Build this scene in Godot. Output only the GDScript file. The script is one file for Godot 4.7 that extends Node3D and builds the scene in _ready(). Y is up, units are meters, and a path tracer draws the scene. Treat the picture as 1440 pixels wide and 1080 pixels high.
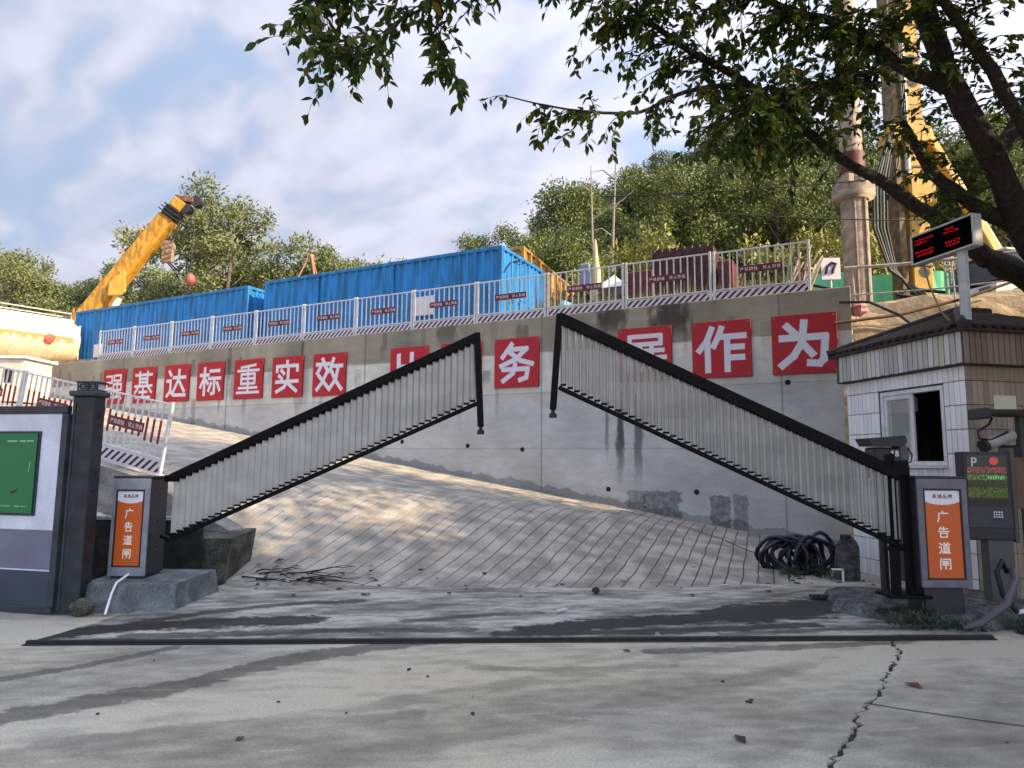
extends Node3D
# A folding-fence vehicle barrier at a site entrance, a ramp along a retaining wall, containers, rig and a wooded hill behind.

const DIR := Vector3(-0.891, 0.0, -0.454)      # along the retaining wall, away from the viewer
const NRM := Vector3(-0.454, 0.0, 0.891)       # out of the wall, towards the road
const CORNER := Vector3(6.35, 0.0, -12.85)     # right end of the wall
var WB := Basis(-DIR, Vector3.UP, NRM)
var rng := RandomNumberGenerator.new()
var M := {}
var T := {}
var used := {}

# ---------------------------------------------------------------- mesh collector
class MB:
	var v := PackedVector3Array()
	var n := PackedVector3Array()
	var t := PackedVector2Array()
	var c := PackedColorArray()
	var col := Color.WHITE
	func tri(a: Vector3, b: Vector3, d: Vector3, away = null, ua := Vector2.ZERO, ub := Vector2.ZERO, ud := Vector2.ZERO) -> void:
		var nn := (d - a).cross(b - a)
		if nn.length_squared() < 1e-16:
			return
		nn = nn.normalized()
		if away != null and nn.dot((a + b + d) / 3.0 - away) < 0.0:
			var q := b; b = d; d = q
			var uq := ub; ub = ud; ud = uq
			nn = -nn
		v.append(a); v.append(b); v.append(d)
		n.append(nn); n.append(nn); n.append(nn)
		t.append(ua); t.append(ub); t.append(ud)
		c.append(col); c.append(col); c.append(col)
	func quad(a: Vector3, b: Vector3, d: Vector3, e: Vector3, away = null, r := Rect2(0, 0, 1, 1)) -> void:   # a top left, b top right, d bottom right, e bottom left
		var p := r.position
		var q := r.end
		tri(a, b, d, away, p, Vector2(q.x, p.y), q)
		tri(a, d, e, away, p, q, Vector2(p.x, q.y))
	func box(at: Vector3, size: Vector3, bas := Basis(), bev := 0.0) -> void:
		var h := size * 0.5
		bev = minf(bev, minf(h.x, minf(h.y, h.z)) * 0.6)
		for ax in 3:
			var i := (ax + 1) % 3
			var j := (ax + 2) % 3
			for s in [-1.0, 1.0]:
				var q := []
				for k in [[-1, -1], [1, -1], [1, 1], [-1, 1]]:
					var p := Vector3.ZERO
					p[ax] = s * h[ax]
					p[i] = k[0] * (h[i] - bev)
					p[j] = k[1] * (h[j] - bev)
					q.append(at + bas * p)
				quad(q[0], q[1], q[2], q[3], at)
			if bev > 0.0:
				for si in [-1.0, 1.0]:
					for sj in [-1.0, 1.0]:
						var q := []
						for k in [[0, -1], [0, 1], [1, 1], [1, -1]]:
							var p := Vector3.ZERO
							p[ax] = k[1] * (h[ax] - bev)
							p[i] = si * (h[i] - (bev if k[0] == 1 else 0.0))
							p[j] = sj * (h[j] - (0.0 if k[0] == 1 else bev))
							q.append(at + bas * p)
						quad(q[0], q[1], q[2], q[3], at)
		if bev > 0.0:
			for sx in [-1.0, 1.0]:
				for sy in [-1.0, 1.0]:
					for sz in [-1.0, 1.0]:
						var s := Vector3(sx, sy, sz)
						var q := []
						for ax in 3:
							var p := s * (h - Vector3.ONE * bev)
							p[ax] = s[ax] * h[ax]
							q.append(at + bas * p)
						tri(q[0], q[1], q[2], at)
	func bar(a: Vector3, b: Vector3, w: float, d: float, side := Vector3.UP, bev := 0.0) -> void:   # a straight bar: w across «side», d across the third axis
		var x := (b - a).normalized()
		var z := x.cross(side).normalized()
		var y := z.cross(x).normalized()
		box((a + b) * 0.5, Vector3(a.distance_to(b), w, d), Basis(x, y, z), bev)
	func tube(pts: Array, radii: Array, sides := 8, caps := true, wob := 0.0, sd := 0) -> void:
		var frames := []
		var up := Vector3(0.31, 0.83, 0.47)
		var nz := FastNoiseLite.new()
		nz.seed = sd
		nz.frequency = 1.6
		for i in pts.size():
			var a: Vector3 = pts[maxi(i - 1, 0)]
			var b: Vector3 = pts[mini(i + 1, pts.size() - 1)]
			var x := (b - a).normalized()
			if x.length_squared() < 0.5:
				x = frames[-1][2] if frames else Vector3.UP
			var y := (up - x * up.dot(x)).normalized()
			up = y
			frames.append([y, x.cross(y).normalized(), x])
		var len := 0.0
		for i in pts.size() - 1:
			var seg: float = pts[i].distance_to(pts[i + 1])
			for k in sides:
				var q := []
				var m := []
				for w in [[i, k], [i, k + 1], [i + 1, k + 1], [i + 1, k]]:
					var an: float = TAU * (w[1] % sides) / sides
					var f: Array = frames[w[0]]
					var dirn: Vector3 = f[0] * cos(an) + f[1] * sin(an)
					var r: float = radii[w[0]] if w[0] < radii.size() else radii[-1]
					if wob > 0.0:
						r *= 1.0 + wob * nz.get_noise_3dv((pts[w[0]] + dirn * r) * 3.0)
					q.append(pts[w[0]] + dirn * r)
					m.append(dirn)
				for w in [[0, 1, 2], [0, 2, 3]]:
					var a: Vector3 = q[w[0]]
					var b: Vector3 = q[w[1]]
					var d: Vector3 = q[w[2]]
					var fn := (d - a).cross(b - a)
					var o := [0, 1, 2] if fn.dot(m[w[0]] + m[w[1]] + m[w[2]]) >= 0.0 else [0, 2, 1]
					for z in o:
						v.append(q[w[z]]); n.append(m[w[z]]); c.append(col)
						t.append(Vector2(float(k) / sides, len))
			len += seg
		if caps:
			for e in [0, pts.size() - 1]:
				var inside: Vector3 = pts[1] if e == 0 else pts[e - 1]
				var r: float = radii[e] if e < radii.size() else radii[-1]
				for k in sides:
					var f: Array = frames[e]
					var a1 := TAU * k / sides
					var a2 := TAU * (k + 1) / sides
					tri(pts[e], pts[e] + (f[0] * cos(a1) + f[1] * sin(a1)) * r, pts[e] + (f[0] * cos(a2) + f[1] * sin(a2)) * r, inside)
	func prism(poly: Array, depth: float, tr: Transform3D) -> void:   # a convex outline in the xy plane, from z = 0 to -depth
		var mid := Vector3.ZERO
		for p in poly:
			mid += Vector3(p.x, p.y, -depth * 0.5) / poly.size()
		mid = tr * mid
		for i in poly.size():
			var a: Vector2 = poly[i]
			var b: Vector2 = poly[(i + 1) % poly.size()]
			var a0 := tr * Vector3(a.x, a.y, 0)
			var b0 := tr * Vector3(b.x, b.y, 0)
			var a1 := tr * Vector3(a.x, a.y, -depth)
			var b1 := tr * Vector3(b.x, b.y, -depth)
			quad(a0, b0, b1, a1, mid)
			if i > 0 and i < poly.size() - 1:
				var z0 := tr * Vector3(poly[0].x, poly[0].y, 0)
				var z1 := tr * Vector3(poly[0].x, poly[0].y, -depth)
				tri(z0, a0, b0, mid)
				tri(z1, a1, b1, mid)
	func lump(at: Vector3, size: Vector3, sd: int, rough := 0.35, seg := 7) -> void:   # a broken, angular lump
		var nz := FastNoiseLite.new()
		nz.seed = sd
		nz.frequency = 1.0
		var p := func(i: int, k: int) -> Vector3:
			var la := PI * i / seg - PI / 2
			var lo := TAU * (k % (seg + 2)) / (seg + 2)
			var dd := Vector3(cos(la) * cos(lo), sin(la), cos(la) * sin(lo))
			return at + dd * size * 0.5 * (1.0 + rough * 2.0 * nz.get_noise_3dv(dd * 1.3 + at * 3.0))
		for i in seg:
			for k in seg + 2:
				quad(p.call(i + 1, k), p.call(i + 1, k + 1), p.call(i, k + 1), p.call(i, k), at)
	func mesh() -> ArrayMesh:
		var arr := []
		arr.resize(Mesh.ARRAY_MAX)
		arr[Mesh.ARRAY_VERTEX] = v
		arr[Mesh.ARRAY_NORMAL] = n
		arr[Mesh.ARRAY_TEX_UV] = t
		arr[Mesh.ARRAY_COLOR] = c
		var am := ArrayMesh.new()
		am.add_surface_from_arrays(Mesh.PRIMITIVE_TRIANGLES, arr)
		return am

# ---------------------------------------------------------------- naming and tagging
func numbered(called: String) -> String:
	used[called] = used.get(called, -1) + 1
	return called if used[called] == 0 else "%s_%03d" % [called, used[called]]

func tag(o: Node, label: String, category: String, group := "", kind := "") -> Node:
	o.set_meta("label", label)
	o.set_meta("category", category)
	if group: o.set_meta("group", group)
	if kind: o.set_meta("kind", kind)
	return o

func thing(called: String, label: String, category: String, at := Vector3.ZERO, bas := Basis(), group := "") -> Node3D:
	var o := Node3D.new()
	o.name = numbered(called)
	add_child(o)
	o.transform = Transform3D(bas, at)
	tag(o, label, category, group)
	return o

func part(called: String, mesh, mat: Material, parent: Node, tr := Transform3D()) -> MeshInstance3D:
	var o := MeshInstance3D.new()
	o.name = called if parent != self else numbered(called)
	o.mesh = mesh.mesh() if mesh is MB else mesh
	o.material_override = mat
	o.transform = tr
	parent.add_child(o, true)
	return o

func struct(called: String, mesh, mat: Material) -> MeshInstance3D:
	var o := part(called, mesh, mat, self)
	o.set_meta("kind", "structure")
	return o

func copy(o: Node3D, label := "") -> Node3D:
	var c: Node3D = o.duplicate()
	var stem := String(o.name).rstrip("0123456789").trim_suffix("_")
	c.name = numbered(stem)
	add_child(c)
	if label: c.set_meta("label", label)
	return c

func bx(size: Vector3, bev := 0.0, at := Vector3.ZERO) -> MB:
	var m := MB.new()
	m.box(at, size, Basis(), bev)
	return m

func tb(pts: Array, r, sides := 8) -> MB:
	var m := MB.new()
	m.tube(pts, r if r is Array else [r], sides)
	return m

func pos(x: float, y: float, z: float) -> Transform3D:
	return Transform3D(Basis(), Vector3(x, y, z))

func wp(u: float, y: float, v: float) -> Vector3:
	return CORNER + DIR * u + NRM * v + Vector3(0, y, 0)

func uv_of(x: float, z: float) -> Vector2:
	var d := Vector3(x, 0, z) - CORNER
	return Vector2(d.dot(DIR), d.dot(NRM))

# ---------------------------------------------------------------- materials
func lin(r: float, g: float, b: float) -> Color:
	return Color(r, g, b).linear_to_srgb()

func noise(sd: int, freq: float, oct := 5, type := FastNoiseLite.TYPE_SIMPLEX_SMOOTH) -> FastNoiseLite:
	var f := FastNoiseLite.new()
	f.seed = sd
	f.frequency = freq
	f.noise_type = type
	f.fractal_octaves = oct
	return f

func ntex(key: String, sd: int, freq: float, lo: Color, hi: Color, oct := 5, a := 0.25, b := 0.75, size := 512) -> NoiseTexture2D:
	if T.has(key): return T[key]
	var t := NoiseTexture2D.new()
	t.width = size
	t.height = size
	t.seamless = true
	t.noise = noise(sd, freq, oct)
	var g := Gradient.new()
	g.offsets = PackedFloat32Array([a, b])
	g.colors = PackedColorArray([lo, hi])
	t.color_ramp = g
	T[key] = t
	return t

func grey(x: float) -> Color:
	return Color(x, x, x)

func mat(key: String, col: Color, rough := 0.8, metal := 0.0) -> StandardMaterial3D:
	if M.has(key): return M[key]
	var m := StandardMaterial3D.new()
	m.resource_name = key
	m.albedo_color = col
	m.roughness = rough
	m.metallic = metal
	M[key] = m
	return m

# worn: a colour broken up by two sizes of stains in the world's own axes
func worn(key: String, col: Color, rough := 0.8, coarse := 0.6, fine := 4.0, amount := 1, bump := 0.0, metal := 0.0) -> StandardMaterial3D:
	if M.has(key): return M[key]
	var m := mat(key, col, rough, metal)
	var lo: float = [0.9, 0.74, 0.55][amount]
	m.albedo_texture = ntex("stain%d" % amount, 11 + amount, 0.009, grey(lo), grey(1.0), 6)
	m.uv1_triplanar = true
	m.uv1_world_triplanar = true
	m.uv1_scale = Vector3.ONE * coarse
	m.detail_enabled = true
	m.detail_blend_mode = BaseMaterial3D.BLEND_MODE_MUL
	m.detail_uv_layer = BaseMaterial3D.DETAIL_UV_2
	m.detail_albedo = ntex("grain%d" % amount, 31 + amount, 0.02, grey(lo + 0.05), grey(1.0), 5)
	m.uv2_triplanar = true
	m.uv2_world_triplanar = true
	m.uv2_scale = Vector3.ONE * fine
	if bump > 0.0:
		m.heightmap_enabled = true
		m.heightmap_texture = ntex("bump", 77, 0.03, grey(0.0), grey(1.0), 6)
		m.heightmap_scale = bump
	return m

func streaky(m: StandardMaterial3D, sx: float, sy: float, lo: float, tint := Color.WHITE) -> StandardMaterial3D:   # weather streaks that run down a painted side
	m.albedo_texture = ntex("streak", 19, 0.012, Color(lo, lo, lo) * tint, grey(1.0), 5, 0.3, 0.62)
	m.uv1_scale = Vector3(sx, sy, sx)
	return m

func textured(key: String, img: Image, rough := 0.6) -> StandardMaterial3D:
	var m := mat(key, Color.WHITE, rough)
	m.albedo_texture = ImageTexture.create_from_image(img)
	return m

# ---------------------------------------------------------------- lettering: strokes on a 100 x 100 square
const INK := {
	"qiang": "10,14 40,14 40,36 12,36 12,56 40,56 38,84 28,90;52,12 88,12 88,30 52,30 52,12;50,42 92,42 92,63 50,63 50,42;71,30 71,86;46,89 92,85;82,74 95,93",
	"ji": "8,16 92,16;30,6 30,54;70,6 70,54;30,29 70,29;30,41 70,41;6,54 94,54;28,54 8,76;72,54 94,76;50,60 50,92;30,74 70,74;14,92 86,92",
	"da": "14,10 25,24;6,42 23,42 23,76 7,92;23,76 40,89 95,90;36,32 93,32;63,8 62,36 38,78;63,42 90,78",
	"biao": "6,30 43,30;25,8 25,93;25,34 7,68;27,42 41,58;50,18 91,18;44,42 96,42;70,42 70,88 58,90;56,56 45,80;83,56 95,80",
	"zhong": "80,8 20,14;6,24 94,24;50,11 50,90;22,35 78,35 78,64 22,64 22,35;22,49 78,49;12,77 88,77;4,91 96,91",
	"shi": "50,4 50,14;10,33 10,18 90,18 90,33;27,30 38,40;18,46 30,55;8,64 92,64;55,28 54,60 40,80 10,93;58,72 88,93",
	"xiao": "26,5 31,16;5,20 50,20;18,28 7,46;37,28 49,42;41,46 28,70 7,92;13,52 47,86;66,6 54,38;62,27 97,27;84,28 76,64 52,93;60,42 75,68 97,93",
	"bi": "18,10 18,86 44,74;18,42 43,42;60,8 60,80 68,88 88,88 93,70;92,28 62,46",
	"fu": "12,12 38,12 38,86 28,90;12,12 12,62 5,92;12,36 38,36;12,59 38,59;52,12 89,12 88,32 76,36;52,12 52,93;54,48 90,48 78,74 58,93;62,52 74,76 95,93",
	"wu": "38,4 12,36;34,17 78,17 48,42 8,57;32,24 60,45 93,55;14,66 81,66 77,88 60,93;47,54 41,76 14,94",
	"zhan": "16,10 86,10 86,28 16,28;16,10 16,50 6,93;24,43 91,43;40,30 40,58;66,30 66,58;20,59 96,59;34,59 34,89 55,79;48,62 65,79 95,93;84,65 67,76",
	"zuo": "31,5 20,32 4,52;22,32 22,95;51,5 44,24 34,44;46,24 97,24;62,24 62,95;62,47 93,47;62,69 93,69",
	"wei": "18,12 33,28;51,6 46,48 30,74 7,93;8,37 89,37 85,82 77,91 59,89;51,54 65,72",
	"guang": "48,6 53,18;16,24 92,24;18,24 18,60 7,93",
	"gao": "28,8 15,30;22,22 83,22;50,6 50,44;7,44 93,44;23,58 77,58 77,90 23,90 23,58",
	"dao": "11,10 23,24;5,42 22,42 22,76 6,92;22,76 38,89 95,90;46,6 54,16;80,6 72,16;34,20 95,20;62,22 58,34;43,34 85,34 85,79 43,79 43,34;43,49 85,49;43,64 85,64",
	"zha": "15,8 24,18;10,22 10,95;36,12 90,12 90,88 79,91;30,30 71,30 71,60 30,60 30,30;30,45 71,45;50,30 50,90",
	"yan": "10,14 90,14;36,14 36,42;64,14 64,42;18,22 26,36;82,22 74,36;10,44 92,44;18,44 18,66 8,92",
	"jin": "28,6 28,44;8,18 48,18;28,22 8,42;72,6 72,44;54,18 94,18;72,22 94,42;22,54 78,54;8,66 92,66;50,66 50,92;28,74 14,90;72,74 88,90",
	"fan": "8,14 46,14;28,8 28,52;8,32 46,32;10,56 44,56 44,90 10,90 10,56;10,72 44,72;54,14 72,14 70,88;56,34 64,44;78,14 96,14 94,88;80,34 88,44",
	"yue": "8,20 42,20;26,6 26,84;6,42 46,42;26,60 42,60;12,56 12,84 36,90 96,90;52,22 94,22;60,22 58,72 70,64;74,8 80,50 92,76;90,40 70,78",
	"zhi": "50,8 50,88;50,42 84,42;24,36 24,88;6,88 94,88",
	"kua": "8,10 36,10 36,32 8,32 8,10;22,32 22,86;22,56 38,56;6,90 40,82;50,22 94,22;70,6 46,48;72,24 94,44;58,48 84,48;50,62 92,62 84,90 66,90",
	"duan": "22,6 28,18;6,26 42,26;12,36 18,70;36,34 28,72;4,84 44,76;70,6 70,26;52,14 52,28 90,28 90,14;48,40 94,40;50,52 50,92;50,52 90,52 90,92;64,54 64,86;78,54 78,86",
	"gaoh": "50,4 50,16;8,18 92,18;30,28 70,28 70,42 30,42 30,28;12,52 88,52 88,92;12,52 12,92;34,62 66,62 66,80 34,80 34,62",
	"pin": "30,8 70,8 70,40 30,40 30,8;8,54 44,54 44,90 8,90 8,54;56,54 92,54 92,90 56,90 56,54",
	"pai": "14,8 14,60 6,92;36,8 36,34;14,34 44,34;14,56 36,56 36,92;52,16 92,16 92,48 52,48 52,16;52,32 92,32;72,16 60,62;48,62 96,62;78,52 78,94",
	"P": "30,92 30,10 62,10 74,20 74,42 62,52 30,52",
	"1": "34,24 52,10 52,92",
	"8": "50,8 70,14 72,34 50,48 28,62 28,84 50,92 72,84 72,62 50,48 28,34 30,14 50,8",
}

func ink(img: Image, ch: String, x: float, y: float, w: float, h: float, thick: float, col: Color) -> void:
	var th := thick * 0.005 * minf(w, h)
	for line in INK[ch].split(";"):
		var pts := []
		for s in line.split(" "):
			var k: PackedStringArray = s.split(",")
			pts.append(Vector2(x + float(k[0]) * w / 100.0, y + float(k[1]) * h / 100.0))
		for i in pts.size() - 1:
			var a: Vector2 = pts[i]
			var b: Vector2 = pts[i + 1]
			var lo := (a.min(b) - Vector2.ONE * (th + 1.0)).floor()
			var hi := (a.max(b) + Vector2.ONE * (th + 1.0)).ceil()
			var ab := b - a
			var dirn := ab.normalized()
			for py in range(maxi(0, int(lo.y)), mini(img.get_height(), int(hi.y) + 1)):
				for px in range(maxi(0, int(lo.x)), mini(img.get_width(), int(hi.x) + 1)):
					var p := Vector2(px + 0.5, py + 0.5) - a
					var al := p.dot(dirn)
					var ac := absf(p.cross(dirn)) - th
					var over := maxf(-al, al - ab.length()) - th * 0.75
					var cover := clampf(0.5 - maxf(ac, over), 0.0, 1.0)
					if cover > 0.0:
						img.set_pixel(px, py, img.get_pixel(px, py).lerp(col, cover))

func blank(w: int, h: int, col: Color) -> Image:
	var img := Image.create(w, h, false, Image.FORMAT_RGB8)
	img.fill(col)
	return img

# ---------------------------------------------------------------- the lie of the land
func ramp_y(x: float, z: float) -> float:
	var q := uv_of(x, z)
	var t := (-8.72 - 0.065 * x) - z
	return clampf(0.147 * q.x, 0.0, 4.15) * smoothstep(-0.4, 4.4, t)

func hill_y(x: float, z: float) -> float:
	var d := -z
	var sl: float
	if x < -5.0: sl = remap(clampf(x, -40.0, -5.0), -40.0, -5.0, 0.03, 0.10)
	elif x < 6.0: sl = remap(x, -5.0, 6.0, 0.10, 0.27)
	else: sl = remap(clampf(x, 6.0, 13.0), 6.0, 13.0, 0.27, 0.44)
	return 5.0 + sl * maxf(0.0, d - 23.0) * (1.0 if d < 75.0 else 75.0 / d) + 0.25 * sin(x * 0.7) * sin(z * 0.45) * clampf((d - 22.0) / 6.0, 0.0, 1.0)

func land_y(u: float, v: float) -> float:
	var p := wp(u, 0, v)
	var high := hill_y(p.x, p.z)
	if u > 0.0 and u < 26.5:
		return high if v < -0.2 else -0.02
	if u <= 0.0:
		var k := clampf((v + 1.4) / 3.6, 0.0, 1.0)
		var bump := 0.16 * sin(u * 2.1 + v) * sin(v * 3.3 + u * 0.7) * (1.0 if k > 0.0 and k < 1.0 else 0.15)
		return lerpf(high, -0.02, k * k * (3.0 - 2.0 * k) * 0.6 + k * 0.4) + (bump if v < 2.0 else 0.0)
	return high if v < -0.2 else lerpf(-0.02, 3.95, smoothstep(26.5, 28.5, u) * (1.0 - smoothstep(9.0, 14.0, v)))

# ---------------------------------------------------------------- camera, sky, sun first; then the scene, large to small
func _ready() -> void:
	rng.seed = 20
	var cam := Camera3D.new()
	cam.name = "camera"
	cam.fov = 59.22
	cam.near = 0.05
	cam.far = 900.0
	add_child(cam)
	cam.transform = Transform3D(Basis(Vector3.RIGHT, deg_to_rad(6.6)) * Basis(Vector3.BACK, deg_to_rad(0.5)), Vector3(0, 1.6, 0))
	cam.current = true

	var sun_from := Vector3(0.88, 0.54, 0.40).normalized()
	var env := Environment.new()
	env.background_mode = Environment.BG_SKY
	var sky := Sky.new()
	var pano := PanoramaSkyMaterial.new()
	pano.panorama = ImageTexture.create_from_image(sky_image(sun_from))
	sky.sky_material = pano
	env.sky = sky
	env.tonemap_mode = Environment.TONE_MAPPER_LINEAR
	env.tonemap_exposure = 1.85
	env.sdfgi_enabled = true
	env.ssao_enabled = true
	env.ssil_enabled = true
	var we := WorldEnvironment.new()
	we.name = "environment"
	we.environment = env
	add_child(we)
	var sun := DirectionalLight3D.new()
	sun.name = "sun"
	sun.light_energy = 1.5
	sun.light_color = Color(1.0, 0.89, 0.74)
	sun.light_angular_distance = 0.5
	sun.shadow_enabled = true
	add_child(sun)
	sun.look_at_from_position(sun_from * 100.0, Vector3.ZERO)

	build_land()
	build_road()
	build_wall()
	build_booth()
	build_hoarding()
	build_gates()
	build_fences()
	build_terrace()
	build_crane()
	build_rig()
	build_forest()
	build_near_tree()
	build_clutter()

func sky_image(sun: Vector3) -> Image:
	var w := 1536
	var h := 768
	var soft := noise(5, 0.5, 5)
	var streak := noise(8, 1.1, 4)
	var ripple := noise(23, 1.4, 4)
	var data := PackedFloat32Array()
	data.resize(w * h * 3)
	for y in h:
		var el := PI / 2 - (y + 0.5) / h * PI
		var sy := sin(el)
		var cy := cos(el)
		if sy < -0.02:
			for i in range(y * w * 3, w * h * 3, 3):
				data[i] = 0.16; data[i + 1] = 0.155; data[i + 2] = 0.14
			break
		var k := 1.0 / (maxf(sy, 0.0) + 0.16)
		var air := pow(1.0 - maxf(sy, 0.0), 4.0)
		for x in w:
			var az := (float(x) + 0.5) / w * TAU
			var dx := sin(az) * cy
			var dz := -cos(az) * cy
			var px := dx * k
			var pz := dz * k
			var warp := soft.get_noise_2d(px * 1.1 + 9.0, pz * 1.1) * 0.9
			var a := soft.get_noise_2d(px * 0.9 + warp, pz * 0.9 + warp * 0.6)
			var b := streak.get_noise_2d((px + pz * 0.6) * 1.5 + warp, (pz - px * 0.6) * 3.4)
			var rip := ripple.get_noise_2d(px * 3.0 + warp * 1.5, pz * 3.0 - px * 1.6)
			var cl := smoothstep(-0.50, 0.34, a * 1.05 + b * 0.30 + rip * 0.62 + 0.10 + 0.20 * dx)
			var shade := 0.87 + 0.26 * clampf(0.5 + b * 0.5 + a * 0.3 + rip * 0.7, 0.0, 1.0)
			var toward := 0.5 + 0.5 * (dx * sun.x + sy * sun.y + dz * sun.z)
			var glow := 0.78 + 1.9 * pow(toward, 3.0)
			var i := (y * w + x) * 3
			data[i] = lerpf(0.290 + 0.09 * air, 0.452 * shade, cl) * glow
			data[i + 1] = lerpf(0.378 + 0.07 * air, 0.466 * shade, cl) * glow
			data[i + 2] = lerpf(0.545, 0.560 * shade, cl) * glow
	return Image.create_from_data(w, h, false, Image.FORMAT_RGBF, data.to_byte_array())

# ---------------------------------------------------------------- ground
func build_land() -> void:
	var us := [-160.0, -110.0, -80.0, -60.0, -45.0, -34.0, -26.0, -20.0]
	for i in range(-32, 1): us.append(i * 0.5)
	us.append(0.02)
	for i in range(1, 14): us.append(i * 2.0)
	us.append_array([26.5, 26.52, 27.0, 27.5, 28.0, 28.5, 30.0, 33.0, 37.0, 42.0, 50.0, 60.0, 75.0, 95.0, 130.0, 180.0, 260.0])
	var vs := [-420.0, -300.0, -220.0, -160.0, -120.0, -95.0, -80.0, -70.0]
	for i in range(-40, -5): vs.append(i * 1.5)
	for i in range(-24, 0): vs.append(i * 0.3)
	vs.append_array([-0.201, -0.199, 0.0])
	for i in range(1, 16): vs.append(i * 0.3)
	vs.append_array([5.0, 6.0, 7.0, 8.0, 9.0, 10.0, 11.0, 12.5, 14.0, 18.0, 25.0, 40.0, 70.0, 140.0, 300.0])
	var m := MB.new()
	var grid := []
	for v in vs:
		var row := []
		for u in us:
			var p := wp(u, 0, v)
			p.y = land_y(u, v)
			row.append(p)
		grid.append(row)
	for j in vs.size() - 1:
		for i in us.size() - 1:
			var a: Vector3 = grid[j][i + 1]
			var b: Vector3 = grid[j][i]
			var c: Vector3 = grid[j + 1][i]
			var d: Vector3 = grid[j + 1][i + 1]
			var mid := (a + c) * 0.5 - Vector3(0, 500, 0) - NRM * 300.0
			m.tri(a, b, c, mid)
			m.tri(a, c, d, mid)
	var soil := worn("bare_soil", lin(0.62, 0.47, 0.29), 0.95, 0.5, 2.6, 1, 0.8)
	struct("terrain", m, soil)

func stain(x: float, z: float, line: Array, wide: float, nz: FastNoiseLite) -> float:
	var best := 1e9
	var p := Vector2(x, z)
	for i in line.size() - 1:
		var a: Vector2 = line[i]
		var b: Vector2 = line[i + 1]
		var q := Geometry2D.get_closest_point_to_segment(p, a, b)
		best = minf(best, p.distance_to(q))
	var edge := nz.get_noise_2d(x * 1.4, z * 3.2) * 0.55 + nz.get_noise_2d(x * 6.0, z * 10.0) * 0.28
	return clampf((wide * (1.0 + edge) - best) / (wide * 0.30) + 0.3, 0.0, 1.0)

func V2(a: Array) -> Array:
	var o := []
	for i in range(0, a.size(), 2): o.append(Vector2(a[i], a[i + 1]))
	return o

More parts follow.
